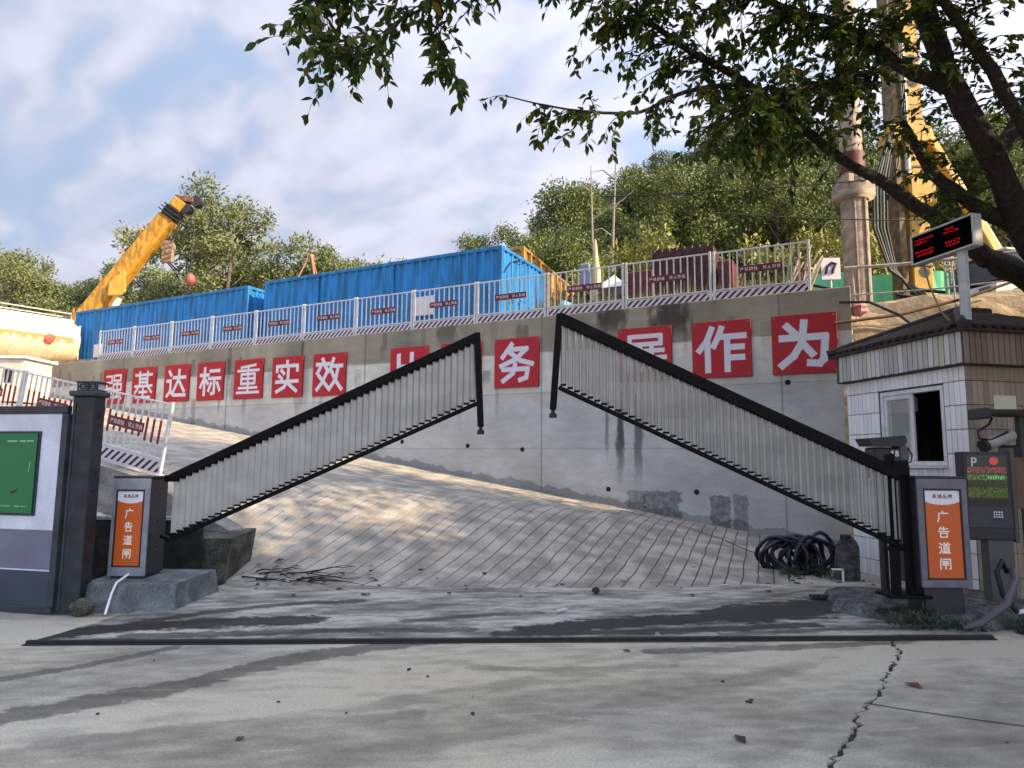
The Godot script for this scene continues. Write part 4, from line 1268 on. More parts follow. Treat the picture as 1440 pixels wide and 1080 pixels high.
	part("cable", tb([Vector3(-0.36, 2.06, 0.1), Vector3(-0.42, 1.98, 0.12), Vector3(-0.56, 1.90, 0.13), Vector3(-0.55, 1.82, 0.13), Vector3(-0.42, 1.80, 0.14), Vector3(-0.2, 1.9, 0.12)], 0.014, 8), M.black_rubber, t)
	part("lamp_bar", bx(Vector3(0.34, 0.055, 0.03), 0.006, Vector3(0.13, 1.99, 0.19)), glow("white_lamp_bar", Color(1.0, 1.0, 0.72), 0.5), t)

func glow(key: String, col: Color, e: float) -> StandardMaterial3D:
	var m := mat(key, col, 0.4)
	m.emission_enabled = true
	m.emission = col
	m.emission_energy_multiplier = e
	return m

# ---------------------------------------------------------------- guard fences
func guard_panel(t: Node3D, w: float, h: float, red: bool, frame: Material, sign_m: Material, kick: Material, redm: Material) -> void:
	# local x runs to the right, from the left post at 0
	for x in [0.025, w - 0.025]:
		part("post", bx(Vector3(0.05, h, 0.045), 0.005, Vector3(x, h / 2, 0)), frame, t)
		part("post_foot", bx(Vector3(0.12, 0.012, 0.12), 0.002, Vector3(x, 0.006, 0)), frame, t)
	for y in [h - 0.04, 0.24]:
		part("rail", bx(Vector3(w - 0.1, 0.03, 0.03), 0.004, Vector3(w / 2, y, 0)), frame, t)
	var n := 11
	var bar := bx(Vector3(0.029, h - 0.295, 0.02), 0.003, Vector3(0, (h + 0.2) / 2, 0)).mesh()
	var band := bx(Vector3(0.032, 0.27, 0.023), 0.003, Vector3(0, h * 0.56, 0)).mesh()
	var band2 := bx(Vector3(0.032, 0.36, 0.023), 0.003, Vector3(0, h * 0.56, 0)).mesh()
	for k in n:
		var x := 0.05 + (w - 0.1) * (k + 1) / (n + 1)
		part("bar", bar, frame, t, pos(x, 0, 0))
		if red and (k > 2 and k < n - 3): part("red_band", band, redm, t, pos(x, 0, 0))
		elif red: part("red_band", band2, redm, t, pos(x, 0, 0))
	var kb := MB.new()
	kb.box(Vector3(w / 2, 0.11, 0.0), Vector3(w - 0.105, 0.20, 0.012))
	part("kick_board", kb, frame, t)
	var kf := MB.new()
	kf.quad(Vector3(0.055, 0.208, 0.009), Vector3(w - 0.055, 0.208, 0.009), Vector3(w - 0.055, 0.012, 0.009), Vector3(0.055, 0.012, 0.009), Vector3(w / 2, 0.1, -1))
	part("hazard_stripes", kf, kick, t)
	var sp := MB.new()
	sp.box(Vector3(w / 2, h * 0.57, 0.016), Vector3(0.86, 0.15, 0.006))
	part("sign_plate", sp, redm, t)
	var sf := MB.new()
	sf.quad(Vector3(w / 2 - 0.425, h * 0.57 + 0.07, 0.021), Vector3(w / 2 + 0.425, h * 0.57 + 0.07, 0.021), Vector3(w / 2 + 0.425, h * 0.57 - 0.07, 0.021), Vector3(w / 2 - 0.425, h * 0.57 - 0.07, 0.021), Vector3(w / 2, h * 0.57, -1))
	part("sign_print", sf, sign_m, t)

func build_fences() -> void:
	var frame := worn("fence_white", lin(0.74, 0.75, 0.76), 0.45, 1.2, 5.0, 0)
	var im := blank(340, 56, Color(0.36, 0.05, 0.09))
	var k := 0
	for ch in ["yan", "jin", "fan", "yue", "", "jin", "zhi", "kua", "yue"]:
		if ch: ink(im, ch, 12 + k * 36, 11, 30, 34, 12.0, Color(0.82, 0.76, 0.78))
		k += 1
	var sg := textured("warning_print", im, 0.5)
	var st := blank(512, 64, Color(0.80, 0.79, 0.82))
	for y in 64:
		for x in 512:
			var f := fposmod((x + (y - 32) * 0.9) / 42.0, 1.0)
			if f < 0.44 and y > 5 and y < 58: st.set_pixel(x, y, Color(0.22, 0.035, 0.10))
	var kick := textured("hazard_print", st, 0.5)
	var redm := worn("fence_red", lin(0.30, 0.018, 0.035), 0.5, 1.2, 5.0, 0)
	var pt := 1.937
	var names := ["rightmost, by the broken stakes", "before the maroon tank", "before the green tarpaulin", "before the yellow bin", "before the blue container's sunlit corner", "above the gap between boards", "just above the left gate arm's tip", "eighth from the right end", "ninth from the right end", "tenth from the right end", "eleventh from the right end", "leftmost, beside the tank trailer"]
	for i in 12:
		var u := 0.47 + pt * (i + 1)
		var t := thing("guard_fence_panel", "white fence panel on the wall top, " + names[i], "fence panel", wp(u, 5.03, -0.15), WB, "guard fence panels along the wall top")
		if i == 0:
			t.transform.basis = WB * Basis(Vector3.RIGHT, -0.03)
		guard_panel(t, pt - 0.03, 1.10, false, frame, sg, kick, redm)
	# the fence down the left side of the ramp, tilted with the slope
	var sl := deg_to_rad(10.0)
	var xx := Vector3(0.899 * cos(sl), -sin(sl), 0.438 * cos(sl))
	var zz := Vector3(-0.438, 0, 0.899)
	var FB := Basis(xx, zz.cross(xx), zz)
	var b0 := Vector3(-5.25, 1.345, -10.25)
	var ln := ["lowest white railing panel beside the ramp, above the left cabinet", "second white railing panel up the ramp, behind the post's fretwork", "third white railing panel up the ramp, at the photo's left edge", "highest white railing panel up the ramp, partly beyond the left edge"]
	for i in 4:
		var t := thing("ramp_railing_panel", ln[i], "fence panel", b0 - xx * (2.0 * (i + 1)), FB, "railing panels along the ramp")
		guard_panel(t, 1.97, 1.12, true, frame, sg, kick, redm)

# ---------------------------------------------------------------- things on the terrace behind the wall
func corrugated(m: MB, a: Vector3, b: Vector3, h: float, out: Vector3, pitch := 0.26, deep := 0.04) -> void:
	var along := (b - a).normalized()
	var n := maxi(1, int(round(a.distance_to(b) / pitch)))
	var step := a.distance_to(b) / n
	var prev = null
	for k in n:
		for s in [[0.0, 0.0], [0.30, 0.0], [0.42, 1.0], [0.88, 1.0]]:
			var p: Vector3 = a + along * step * (k + s[0]) - out * deep * s[1]
			if prev != null:
				m.quad(prev + Vector3(0, h, 0), p + Vector3(0, h, 0), p, prev, prev - out * 50.0)
			prev = p
	m.quad(prev + Vector3(0, h, 0), b + Vector3(0, h, 0), b, prev, prev - out * 50.0)

func container(t: Node3D, L: float, H: float, W: float, skin: Material, frame: Material, pitch := 0.26) -> void:
	# local: front face at z = 0, x from 0 to L, depth to -W
	var f := MB.new()
	for x in [0.06, L - 0.06]:
		for z in [-0.06, -W + 0.06]: f.box(Vector3(x, H / 2, z), Vector3(0.12, H, 0.12), Basis(), 0.01)
	for y in [0.07, H - 0.05]:
		for z in [-0.05, -W + 0.05]: f.box(Vector3(L / 2, y, z), Vector3(L - 0.242, 0.1, 0.096), Basis(), 0.01)
		for x in [0.05, L - 0.05]: f.box(Vector3(x, y, -W / 2), Vector3(0.096, 0.1, W - 0.242), Basis(), 0.01)
	part("frame", f, frame, t)
	var m := MB.new()
	corrugated(m, Vector3(0.12, 0.1, -0.025), Vector3(L - 0.12, 0.1, -0.025), H - 0.18, Vector3(0, 0, 1), pitch)
	part("front_side", m, skin, t)
	m = MB.new()
	corrugated(m, Vector3(L - 0.025, 0.1, -0.12), Vector3(L - 0.025, 0.1, -W + 0.12), H - 0.18, Vector3(1, 0, 0), pitch)
	part("end_wall", m, skin, t)
	m = MB.new()
	corrugated(m, Vector3(0.025, 0.1, -W + 0.12), Vector3(0.025, 0.1, -0.12), H - 0.18, Vector3(-1, 0, 0), pitch)
	corrugated(m, Vector3(L - 0.12, 0.1, -W + 0.025), Vector3(0.12, 0.1, -W + 0.025), H - 0.18, Vector3(0, 0, -1), pitch)
	part("rear_wall", m, skin, t)
	var cast := bx(Vector3(0.18, 0.13, 0.18), 0.012).mesh()
	for x in [0.086, L - 0.086]:
		for y in [0.062, H - 0.062]:
			for z in [-0.082, -W + 0.082]: part("corner_casting", cast, frame, t, pos(x, y, z))
	for k in 4:
		var z := -W * (0.2 + 0.2 * k)
		part("lock_rod", tb([Vector3(L + 0.02, 0.15, z), Vector3(L + 0.02, H - 0.15, z)], 0.022, 8), frame, t)
		part("lock_handle", bx(Vector3(0.03, 0.04, 0.30), 0.005, Vector3(L + 0.05, H * 0.42 + 0.1 * (k % 2), z - 0.12)), frame, t)
	part("roof", bx(Vector3(L - 0.1, 0.03, W - 0.1), 0.0, Vector3(L / 2, H - 0.03, -W / 2)), skin, t)

func build_terrace() -> void:
	var blue := worn("container_blue", lin(0.012, 0.25, 0.66), 0.5, 0.5, 3.0, 0)
	var blue2 := worn("container_blue_frame", lin(0.014, 0.235, 0.62), 0.45, 0.5, 3.0, 0)
	streaky(blue, 0.55, 0.10, 0.80, Color(1.0, 0.97, 0.92))
	streaky(blue2, 0.55, 0.10, 0.80)
	var t := thing("shipping_container", "long blue corrugated container whose right end is sunlit, by the yellow one", "container", wp(17.0, 5.0, -1.35), WB, "blue containers behind the wall fence")
	container(t, 8.85, 2.45, 2.7, blue, blue2)
	for x in [2.3, 5.2, 8.0]: part("joint_post", bx(Vector3(0.09, 2.25, 0.05), 0.006, Vector3(x, 1.22, -0.02)), blue2, t)
	part("notice", bx(Vector3(0.75, 0.55, 0.01), 0.002, Vector3(6.35, 1.0, 0.03)), mat("notice_white", lin(0.68, 0.66, 0.72), 0.5), t)
	part("door_cable", tb([Vector3(8.86, 1.7, -0.1), Vector3(8.87, 2.1, -0.5), Vector3(8.87, 2.25, -0.9), Vector3(8.87, 2.27, -1.3)], 0.018, 6), M.black_rubber, t)
	t = thing("shipping_container", "left blue corrugated container in front of the crane boom, slightly lower", "container", wp(27.2, 4.95, -1.25), WB, "blue containers behind the wall fence")
	container(t, 9.55, 2.42, 2.5, blue, blue2)
	for x in [3.2, 6.3]: part("joint_post", bx(Vector3(0.07, 2.2, 0.05), 0.006, Vector3(x, 1.21, -0.02)), blue2, t)
	part("notice", bx(Vector3(0.6, 0.5, 0.01), 0.002, Vector3(1.7, 0.75, 0.03)), M.notice_white, t)
	var yellow := worn("container_yellow", lin(0.62, 0.33, 0.045), 0.5, 0.5, 3.0, 1)
	var yframe := worn("container_yellow_frame", lin(0.70, 0.38, 0.06), 0.45, 0.5, 3.0, 1)
	var YB := Basis(Vector3(0.93, 0, 0.37).normalized(), Vector3.UP, Vector3(-0.37, 0, 0.93).normalized())
	t = thing("yellow_container", "tall orange yellow ribbed steel bin standing behind the blue container", "container", Vector3(0.36, 5.0, -20.9) - YB.x * 2.5, YB)
	container(t, 2.5, 3.45, 5.6, yellow, yframe, 0.5)
	for k in 6: part("end_rib", bx(Vector3(0.10, 3.3, 0.09), 0.008, Vector3(2.52, 1.72, -0.5 - k * 0.92)), yframe, t)
	part("panel_sheet", bx(Vector3(0.02, 1.35, 2.2), 0.0, Vector3(2.6, 0.72, -1.5)), worn("sheet_ochre", lin(0.45, 0.27, 0.06), 0.6, 0.8, 4.0, 2), t)
	t = thing("roof_tripod", "orange lifting tripod standing on the blue container's roof", "tripod", wp(15.85, 7.45, -2.2), WB)
	var om := worn("tripod_orange", lin(0.55, 0.24, 0.10), 0.5, 1.0, 5.0, 0)
	for q in [Vector3(-0.42, 0, 0.25), Vector3(0.44, 0, 0.22), Vector3(0.02, 0, -0.45)]:
		part("leg", tb([q, Vector3(q.x * 0.12, 0.92, q.z * 0.12)], 0.028, 8), om, t)
	part("head", bx(Vector3(0.16, 0.12, 0.16), 0.02, Vector3(0, 0.95, 0)), om, t)
	part("hanging_chain", tb([Vector3(0, 0.9, 0), Vector3(0.02, 0.35, 0)], 0.014, 6), M.black_rubber, t)

	var rust := worn("steel_red", lin(0.33, 0.035, 0.022), 0.6, 0.7, 4.0, 2)
	var rust2 := worn("steel_maroon", lin(0.17, 0.03, 0.024), 0.6, 0.7, 4.0, 2)
	t = thing("red_steel_hopper", "bright red square steel hopper behind the third fence panel", "hopper", Vector3(3.78, 5.0, -19.2), WB)
	part("body", bx(Vector3(0.78, 0.95, 0.7), 0.03, Vector3(0, 1.62, 0)), rust, t)
	for q in [[-0.32, -0.28], [0.32, -0.28], [-0.32, 0.28], [0.32, 0.28]]: part("leg", bx(Vector3(0.08, 1.16, 0.08), 0.005, Vector3(q[0], 0.58, q[1])), rust, t)
	t = thing("maroon_steel_tank", "large maroon ribbed steel tank behind the second fence panel", "tank", Vector3(4.98, 5.0, -18.9), WB)
	var mt := MB.new()
	corrugated(mt, Vector3(-0.85, 1.12, 0.5), Vector3(0.85, 1.12, 0.5), 1.55, Vector3(0, 0, 1), 0.21, 0.03)
	part("front_sheet", mt, rust2, t)
	part("body", bx(Vector3(1.7, 1.5, 0.9), 0.02, Vector3(0, 1.88, 0.0)), rust2, t)
	part("base_frame", bx(Vector3(1.75, 0.12, 1.0), 0.01, Vector3(0, 1.07, 0)), rust, t)
	for q in [[-0.75, -0.38], [0.75, -0.38], [-0.75, 0.38], [0.75, 0.38]]: part("leg", bx(Vector3(0.10, 1.03, 0.10), 0.005, Vector3(q[0], 0.51, q[1])), rust, t)
	part("side_box", bx(Vector3(0.42, 0.95, 0.7), 0.02, Vector3(1.15, 1.66, 0.1)), rust, t)
	t = thing("red_pump_box", "small dark red pump box on the ground between the red hopper and tank", "pump", Vector3(4.05, 5.0, -18.0), WB)
	part("case", bx(Vector3(0.62, 0.42, 0.5), 0.04, Vector3(0, 0.55, 0)), rust2, t)
	part("skid", bx(Vector3(0.7, 0.34, 0.56), 0.02, Vector3(0, 0.17, 0)), rust, t)

	var gt := worn("tarp_green", lin(0.06, 0.13, 0.085), 0.8, 0.8, 4.0, 2)
	t = thing("tarpaulin_shelter", "dark green tarpaulin shelter with an open front behind the fence", "shelter", Vector3(2.35, 5.0, -19.6), WB)
	var tm := MB.new()
	var arc := []
	for k in 9: arc.append(Vector2(-cos(PI * k / 8.0) * 0.72, 0.35 + sin(PI * k / 8.0) * 0.95 + 0.03 * sin(k * 2.4)))
	for k in 8:
		var a: Vector2 = arc[k]
		var b: Vector2 = arc[k + 1]
		tm.quad(Vector3(a.x, a.y, -1.2), Vector3(b.x, b.y, -1.2), Vector3(b.x, b.y, 0.5), Vector3(a.x, a.y, 0.5), Vector3(0, 0, 0))
		var ia := a * 0.62 + Vector2(0, 0.05)
		var ib := b * 0.62 + Vector2(0, 0.05)
		tm.quad(Vector3(a.x, a.y, 0.5), Vector3(b.x, b.y, 0.5), Vector3(ib.x, ib.y, 0.5), Vector3(ia.x, ia.y, 0.5), Vector3(0, 0, -9))
	for s in [-1.0, 1.0]: tm.box(Vector3(s * 0.68, 0.2, -0.35), Vector3(0.06, 0.42, 1.7))
	part("cover", tm, gt, t)
	t = thing("white_canopy", "small white pyramid canopy on a pole right of the green tarpaulin", "canopy", Vector3(3.08, 5.0, -20.0), WB)
	var cn := MB.new()
	for k in 4:
		var a := Vector3([-0.48, 0.48, 0.48, -0.48][k], 1.78, [0.48, 0.48, -0.48, -0.48][k])
		var b := Vector3([0.48, 0.48, -0.48, -0.48][k], 1.78, [0.48, -0.48, -0.48, 0.48][k])
		cn.tri(Vector3(0, 2.28, 0), a, b, Vector3(0, 1.7, 0))
	part("cloth", cn, mat("cloth_white", lin(0.75, 0.73, 0.66), 0.8), t)
	part("pole", tb([Vector3(0, 0, 0), Vector3(0, 2.22, 0)], 0.03, 8), M.fence_white, t)
	t = thing("grouting_mast", "pale yellow pointed grouting post with a blue grey box, beside the tarpaulin", "post", Vector3(2.48, 5.0, -20.4), WB)
	part("shaft", tb([Vector3(0.1, 0, 0), Vector3(0.1, 2.5, 0), Vector3(0.1, 2.75, 0), Vector3(0.08, 3.5, 0)], [0.16, 0.15, 0.09, 0.03], 10), worn("pale_yellow", lin(0.62, 0.58, 0.30), 0.6, 1.0, 5.0, 0), t)
	part("box", bx(Vector3(0.34, 0.7, 0.3), 0.04, Vector3(-0.22, 2.4, 0)), worn("blue_grey", lin(0.28, 0.30, 0.42), 0.6, 1.0, 5.0, 0), t)
	part("bracket", bx(Vector3(0.5, 0.06, 0.06), 0.005, Vector3(-0.1, 1.98, 0)), M.fence_white, t)
	t = thing("maroon_crate", "maroon crate draped with a turquoise cloth beside the yellow bin", "crate", Vector3(1.38, 5.0, -17.4), WB)
	part("box", bx(Vector3(0.5, 0.5, 0.45), 0.01, Vector3(0, 0.25, 0)), mat("crate_maroon", lin(0.20, 0.012, 0.06), 0.6), t)
	var cl := MB.new()
	cl.lump(Vector3(0.02, 0.62, 0), Vector3(0.42, 0.36, 0.38), 7, 0.3)
	part("cloth", cl, mat("turquoise_cloth", lin(0.25, 0.58, 0.62), 0.85), t)
	# bundle of stakes and a loose pipe at the right end of the fence
	t = thing("stake_bundle", "bundle of broken pale and red stakes at the fence's right end", "stakes", wp(0.75, 5.0, -0.45), WB)
	var sm := [mat("stake_pale", lin(0.55, 0.50, 0.42), 0.8), mat("stake_red", lin(0.28, 0.05, 0.05), 0.7)]
	for k in 13:
		var x := rng.randf_range(-0.34, 0.22)
		part("stake", tb([Vector3(x, 0.0, rng.randf_range(-0.2, 0.2)), Vector3(x + 0.25 + rng.randf_range(-0.2, 0.25), rng.randf_range(0.55, 1.15), rng.randf_range(-0.2, 0.2))], 0.017, 6), sm[1 if k % 4 == 1 else 0], t)
	tag(part("black_hose", tb([wp(2.1, 5.1, -0.5), wp(1.7, 5.3, -0.6), wp(1.2, 5.36, -0.6), wp(0.6, 5.32, -0.6), wp(0.1, 5.12, -0.5), wp(-0.15, 4.9, -0.3)], 0.03, 8), M.black_rubber, self), "black hose arching over the wall's right end", "hose")

	# cream tank trailer on the left, past the end of the wall
	var cream := worn("tank_cream", lin(0.74, 0.66, 0.42), 0.4, 0.5, 3.0, 0)
	var cream2 := worn("tank_white", lin(0.72, 0.69, 0.58), 0.45, 0.5, 3.0, 0)
	var ax := Vector3(0.6, 0, -0.8)
	var TB := Basis(ax, Vector3.UP, ax.cross(Vector3.UP).normalized())
	t = thing("tank_trailer", "cream tank trailer with an orange stripe and red rosette, at the left edge", "trailer", Vector3(-19.6, 4.05, -22.6), TB)
	part("tank", tb([Vector3(-4.5, 1.95, 0), Vector3(-4.4, 1.95, 0), Vector3(4.0, 1.95, 0), Vector3(4.12, 1.95, 0), Vector3(4.18, 1.95, 0)], [0.74, 0.80, 0.80, 0.79, 0.70], 28), cream, t)
	part("catwalk", bx(Vector3(8.4, 0.30, 0.9), 0.03, Vector3(-0.2, 2.68, 0)), cream2, t)
	part("frame_rail", bx(Vector3(8.6, 0.13, 1.5), 0.02, Vector3(-0.2, 1.06, 0)), cream2, t)
	part("stripe", bx(Vector3(8.2, 0.20, 0.02), 0.0, Vector3(-0.2, 1.98, 0.80)), mat("stripe_orange", lin(0.75, 0.22, 0.05), 0.5), t)
	for k in 22: part("scallop", bx(Vector3(0.2, 0.06, 0.02), 0.01, Vector3(-4.0 + k * 0.36, 1.90, 0.815)), mat("scallop_pale", lin(0.75, 0.62, 0.35), 0.6), t)
	var rl := MB.new()
	rl.lump(Vector3(3.1, 1.93, 0.86), Vector3(0.36, 0.36, 0.14), 3, 0.15)
	part("rosette", rl, mat("rosette_red", lin(0.72, 0.08, 0.04), 0.6), t)
	for x in [-3.6, -2.2, -0.8, 0.6, 2.0, 3.5]: part("strap", tb([Vector3(x - 0.04, 1.95, 0), Vector3(x + 0.04, 1.95, 0)], 0.815, 28), cream2, t)
	part("ladder", bx(Vector3(0.05, 1.5, 0.4), 0.01, Vector3(4.24, 1.9, 0.2)), cream2, t)
	for s in [-0.42, 0.42]: part("hand_rail", tb([Vector3(-4.2, 2.83, s), Vector3(-4.2, 3.05, s), Vector3(3.9, 3.05, s), Vector3(3.9, 2.83, s)], 0.022, 6), cream2, t)
	part("valve_box", bx(Vector3(1.6, 0.62, 1.2), 0.04, Vector3(2.0, 0.68, 0.1)), cream2, t)
	part("red_placard", bx(Vector3(0.30, 0.46, 0.02), 0.002, Vector3(3.0, 0.75, 0.72)), mat("placard_red", lin(0.42, 0.03, 0.02), 0.5), t)
	part("rear_box", bx(Vector3(0.5, 0.55, 1.2), 0.03, Vector3(3.55, 0.72, 0.05)), cream2, t)
	for x in [-3.2, -2.1, 0.2]:
		part("wheel", tb([Vector3(x, 0.5, 0.5), Vector3(x, 0.5, 0.85)], 0.5, 20), M.black_rubber, t)
	# white site hut low at the far left
	t = thing("site_hut", "pale site hut with a row of small dark windows behind the railing", "hut", Vector3(-15.4, 3.22, -20.1))
	part("walls", bx(Vector3(2.4, 1.25, 1.2), 0.02, Vector3(0, 0.62, 0)), cream2, t)
	part("roof", bx(Vector3(2.6, 0.08, 1.4), 0.01, Vector3(0, 1.29, 0)), M.fence_white, t)
	for k in 5: part("window", bx(Vector3(0.24, 0.4, 0.02), 0.0, Vector3(-0.9 + k * 0.42, 0.75, 0.605)), M.slot_dark, t)

# ---------------------------------------------------------------- the mobile crane behind the containers
func build_crane() -> void:
	var yel := worn("crane_yellow", lin(0.60, 0.32, 0.035), 0.45, 0.5, 3.0, 0)
	var dk := worn("crane_dark", lin(0.03, 0.03, 0.032), 0.5, 1.0, 5.0, 0)
	streaky(yel, 0.5, 0.2, 0.84)
	var foot := Vector3(-22.6, 5.0, -33.0)
	var t := thing("mobile_crane", "yellow telescopic crane boom reaching up behind the left blue container", "crane", foot)
	var a := Vector3(-0.55, 0.9, 0)
	var b := Vector3(5.2, 8.75, 0)
	var dirn := (b - a).normalized()
	var side := Vector3(-dirn.y, dirn.x, 0)
	var m := MB.new()
	m.bar(a, b, 0.90, 0.75, side, 0.12)
	part("boom", m, yel, t)
	m = MB.new()
	m.bar(b - dirn * 0.05, b + dirn * 0.55, 0.84, 0.66, side, 0.1)
	part("boom_collar", m, dk, t)
	m = MB.new()
	for k in 3: m.bar(b + dirn * (0.06 + k * 0.19), b + dirn * (0.12 + k * 0.19), 1.0 - k * 0.08, 1.0, side, 0.02)
	part("collar_ring", m, dk, t)
	m = MB.new()
	m.bar(b + dirn * 0.5, b + dirn * 1.05, 0.7, 0.6, side, 0.06)
	part("boom_head", m, yel, t)
	var hd := b + dirn * 0.85
	m = MB.new()
	m.bar(hd + Vector3(-0.2, 0.3, 0), hd + Vector3(0.75, 0.15, 0), 0.28, 0.5, Vector3.UP, 0.03)
	part("head_bracket", m, worn("crane_brown", lin(0.30, 0.14, 0.06), 0.6, 1.0, 5.0, 1), t)
	part("sheave", tb([hd + Vector3(0.85, 0.12, -0.2), hd + Vector3(0.85, 0.12, 0.2)], 0.28, 16), dk, t)
	part("sheave", tb([hd + Vector3(0.4, -0.25, -0.2), hd + Vector3(0.4, -0.25, 0.2)], 0.24, 16), dk, t)
	m = MB.new()
	m.prism([Vector2(-0.3, 0), Vector2(0.25, 0.35), Vector2(1.15, 0.15), Vector2(0.35, -0.55), Vector2(0.1, -0.5)], 0.12, Transform3D(Basis(dirn, side, Vector3.BACK), a + dirn * 5.2 + Vector3(0, 0, 0.6) - side * 0.5))
	part("cylinder_bracket", m, worn("crane_bright", lin(0.72, 0.42, 0.06), 0.45, 0.5, 3.0, 0), t)
	part("luffing_cylinder", tb([Vector3(1.7, 0.8, 0.3), a + dirn * 5.1 - side * 0.85 + Vector3(0, 0, 0.3)], 0.17, 14), M.tank_white, t)
	for s in [0.3, 0.5, 0.66, 0.8]:
		m = MB.new()
		m.bar(a + dirn * (10.2 * s) + side * 0.44 + Vector3(0, 0, 0.2), a + dirn * (10.2 * s + 0.3) + side * 0.68 + Vector3(0, 0, 0.2), 0.06, 0.06, side)
		part("step_bracket", m, yel, t)
	part("counterweight", bx(Vector3(2.4, 1.1, 2.2), 0.08, Vector3(-1.3, 1.1, 0)), yel, t)
	part("carrier_body", bx(Vector3(9.0, 0.9, 2.4), 0.08, Vector3(2.0, 0.75, 0)), yel, t)
	for x in [-1.8, -0.4, 3.2, 4.8]: part("wheel", tb([Vector3(x, 0.55, 0.8), Vector3(x, 0.55, 1.25)], 0.55, 20), dk, t)
	var hk := thing("crane_hook_block", "striped brown and white hook block hanging from the yellow boom", "hook block", foot + hd + Vector3(-0.4, -3.0, 0.1))
	m = MB.new()
	m.tube([Vector3(0, 1.0, -0.18), Vector3(0, 1.0, 0.18)], [0.42], 20)
	m.box(Vector3(0, 0.35, 0), Vector3(0.75, 0.9, 0.3), Basis(), 0.05)
	part("sheave_case", m, worn("hook_tan", lin(0.45, 0.33, 0.2), 0.6, 1.0, 5.0, 1), hk)
	for k in 4:
		m = MB.new()
		m.bar(Vector3(-0.34, 0.06 + k * 0.34, 0.184), Vector3(0.34, 0.26 + k * 0.34, 0.184), 0.13, 0.012, Vector3.UP)
		part("stripe", m, M.crane_brown, hk)
	for x in [-0.3, 0.0, 0.28]: part("rope", tb([Vector3(x, 1.3, 0), Vector3(x * 0.6 + 0.55, 3.3, 0)], 0.022, 6), dk, hk)
	hk.scale = Vector3.ONE * 0.74
	var hb := thing("crane_ball_hook", "small red ball hook hanging below the crane's boom head", "hook", foot + hd + Vector3(0.75, -3.9, 0))
	m = MB.new()
	m.lump(Vector3(0, 0, 0), Vector3(0.52, 0.62, 0.52), 5, 0.06, 9)
	part("ball", m, worn("hook_red", lin(0.50, 0.16, 0.13), 0.5, 1.0, 5.0, 1), hb)
	part("rope", tb([Vector3(0, 0.3, 0), Vector3(0.05, 3.9, 0)], 0.022, 6), dk, hb)
	part("hook", tb([Vector3(0, -0.28, 0), Vector3(0, -0.5, 0), Vector3(0.12, -0.66, 0), Vector3(0.2, -0.5, 0)], 0.05, 8), dk, hb)

